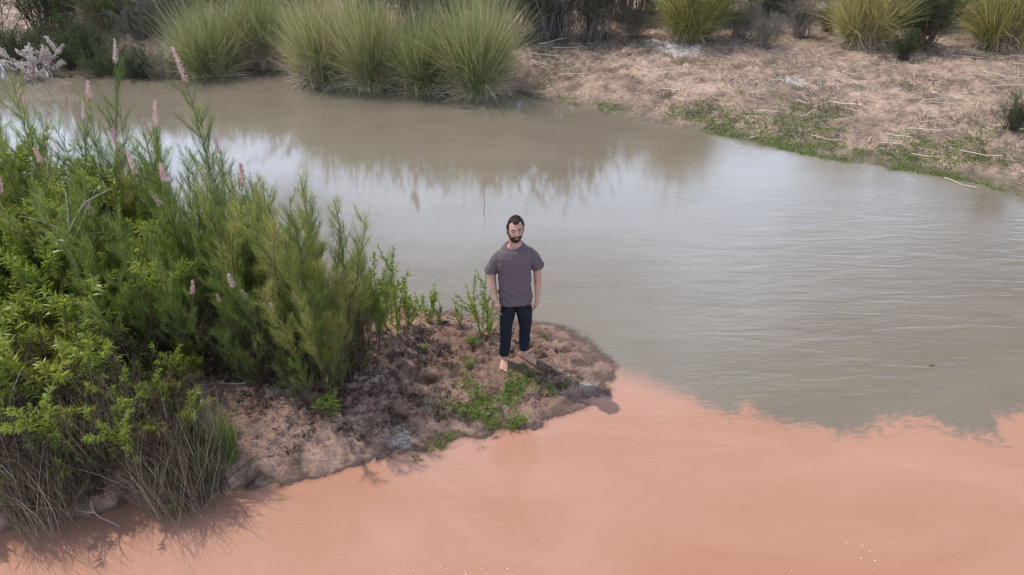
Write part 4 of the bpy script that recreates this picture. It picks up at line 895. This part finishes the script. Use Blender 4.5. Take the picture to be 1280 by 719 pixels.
g = Geo(); g.add(*strips(to_body(hb + hn_ * 0.012), (flow * 0.9 + hn_ * 0.16 + hr.normal(size=hb.shape) * 0.16) @ HM.T, 0.018 + 0.014 * hr.random(len(hb)), 0.0028, hr, droop=0.2, seg=2))
link('hair_strands', g.mesh('hair_strands', M['hair']), hair)
bl = -0.040 - 0.045 * np.exp(-(np.abs(x) / 0.019) ** 2) * 0 + 0.045 * sstep(0.055, 0.072, np.abs(x))
beard = sstep(-0.005, 0.004, bl - z + 0.003 * wob) * sstep(-0.035, 0.0, -y + 0.012) * sstep(-0.128, -0.112, z)
mouth = np.exp(-(x / 0.020) ** 4 - ((z + 0.062) / 0.0065) ** 2)
side_gap = np.exp(-((np.abs(x) - 0.045) / 0.014) ** 2 - ((z + 0.038) / 0.012) ** 2)
beard = np.clip(beard * (1 - 1.3 * mouth) * (1 - side_gap), 0, 1)
beard_me = fuse([head_surface(shell(beard, 0.0045 + 0.004 * sstep(0.07, 0.11, -z) + 0.003 * wob))], 0.0035, 1, 'beard'); beard_me.materials.append(M['hair']); link('beard', beard_me, man)
for s in (-1, 1):
    ec = np.array([s * 0.031, -0.0745, 0.0045])
    v, f = ball((0, 0, 0), 0.0120, 10); me = bpy.data.meshes.new('eye'); me.from_pydata([tuple(to_body(np.array(q) + ec)) for q in v], [], f); me.materials.append(M['sclera']); eye = link('eye', me, man)
    v, f = ball((0, 0, 0), (0.0058, 0.003, 0.0058), 8); me = bpy.data.meshes.new('iris'); me.from_pydata([tuple(to_body(np.array(q) + ec + np.array([0, -0.0105, -0.001]))) for q in v], [], f); me.materials.append(M['eye']); link('iris', me, eye)
    v, f = ball((0, 0, 0), (0.0155, 0.0135, 0.0075), 8); me = bpy.data.meshes.new('eyelid'); me.from_pydata([tuple(to_body(np.array(q) + ec + np.array([0, -0.0015, 0.0075]))) for q in v], [], f); me.materials.append(M['skin']); me.polygons.foreach_set('use_smooth', np.ones(len(me.polygons), bool)); link('eyelid', me, man)
    br_ = [to_body((s * (0.013 + 0.036 * t), -0.095 + 0.020 * t ** 1.6, 0.023 + 0.006 * math.sin(t * 2.6))) for t in np.linspace(0, 1, 6)]
    v, f = limb(br_, [.003, .0050, .0052, .0048, .004, .002], 8, ref=(0, 0, 1)); me = bpy.data.meshes.new('eyebrow'); me.from_pydata(v, [], f); me.materials.append(M['hair']); link('eyebrow', me, man)
v, f = ball((0, 0, 0), (0.016, 0.005, 0.0038), 10); v = [tuple(to_body(np.array(q) + np.array([0, -0.1035, -0.0625]))) for q in v]
me = bpy.data.meshes.new('lips'); me.from_pydata(v, [], f); me.materials.append(M['lip']); link('lips', me, man)

# t-shirt
sh = [((0, y0, z0 - (0.012 if z0 > 1.42 else 0)), (rx, 0, 0.012 if z0 < 0.85 else 0), (0, ry, 0.024 if z0 > 1.42 else 0)) for z0, y0, rx, ry in ((0.87, 0, .145, .10), (0.815, 0, .156, .110), (0.80, 0, .170, .122), (0.815, 0, .174, .126), (0.90, 0, .168, .122), (1.02, 0, .165, .118), (1.15, 0, .172, .120), (1.27, 0, .184, .122), (1.345, .003, .176, .112), (1.395, .008, .150, .096), (1.435, .012, .114, .084), (1.457, .014, .094, .075), (1.462, .012, .077, .069), (1.456, .012, .070, .063), (1.43, .012, .064, .058))]
shirt = [loft(sh, 40, 2.35)]
for s in (-1, 1):
    dz = 0.0 if s < 0 else 0.012
    shirt.append(limb([(s * .09, .01, 1.365 + dz), (s * .142, .01, 1.345 + dz), (s * .184, .012, 1.29 + dz), (s * .214, .015, 1.225 + dz), (s * .237, .018, 1.155 + dz), (s * .234, .018, 1.163 + dz), (s * .222, .016, 1.215 + dz)], [.044, .052, (.056, .064), (.060, .067), (.068, .072), (.055, .058), (.050, .052)], 22))
sm_ = fuse(shirt, 0.005, 1, 'shirt')
def folds(co, no):
    x, y, z = co.T
    dgl = np.abs(x) * 1.1
    f = fbm(x * 9 + z * 4, y * 8, z * 13 + dgl * 8, oct=3, seed=61) * 0.009
    f += 0.007 * np.sin(z * 62 + x * 28 + 3 * fbm(x * 6, y * 6, z * 6, oct=2, seed=62)) * np.exp(-((z - 0.92) / 0.10) ** 2)
    f += 0.004 * np.sin((z * 0.8 - np.abs(x) * 1.2) * 95) * np.exp(-((z - 1.24) / 0.08) ** 2) * sstep(0.1, 0.17, np.abs(x))
    return co + no * f[:, None]
warp(sm_, folds); sm_.materials.append(M['shirt']); link('shirt', sm_, man)
# trousers
tr = [loft([((0, 0, z0), (rx, 0, 0), (0, ry, 0)) for z0, rx, ry in ((0.98, .10, .08), (0.97, .140, .092), (0.92, .150, .100), (0.84, .156, .108), (0.80, .13, .10), (0.78, .05, .05))], 32, 2.3)]
for (ax, ay), hx, kx, ky, zh in ((ANK_L, -0.088, -.100, -.008, .105), (ANK_R, 0.088, .103, .035, .125)):
    tr.append(limb([(hx * .88, 0, .90), (hx * .84, 0, .80), (hx * 1.0, 0, .68), (kx, ky, .50), ((kx + ax) / 2, (ky + ay) / 2, .33), (ax, ay - .002, zh + .03), (ax, ay - .002, zh), (ax, ay, zh + .006), (ax, ay, zh + .06)],
                   [(.074, .090), (.086, .096), (.086, .090), (.068, .072), (.062, .066), (.056, .062), (.057, .063), (.047, .052), (.044, .048)], 24))
tm_ = fuse(tr, 0.005, 3, 'trousers')
def tfolds(co, no):
    x, y, z = co.T
    f = fbm(x * 14, y * 14, z * 11, oct=3, seed=65) * 0.006 + 0.0028 * np.sin(z * 150 + x * 60 + y * 50 + 9 * fbm(x * 9, y * 9, z * 7, oct=2, seed=66)) * (np.exp(-((z - .2) / .09) ** 2) + .7 * np.exp(-((z - .5) / .07) ** 2))
    return co + no * f[:, None]
warp(tm_, tfolds); tm_.materials.append(M['trousers']); link('trousers', tm_, man)
man.scale = (0.985, 0.985, 0.985)
man.location = (px_, py_, pz_); man.rotation_euler = (0, 0, R(3))

# weight on one leg, one shoulder lower, the head a little to the side
def stance(co, no):
    x, y, z = co.T
    out = co.copy(); out[:, 2] += 0.075 * x * sstep(0.85, 1.3, z); out[:, 0] += 0.018 * np.sin(np.clip(z / 1.3, 0, 1) * np.pi) + 0.012 * sstep(1.3, 1.7, z)
    return out
for o in man.children_recursive: warp(o.data, stance)
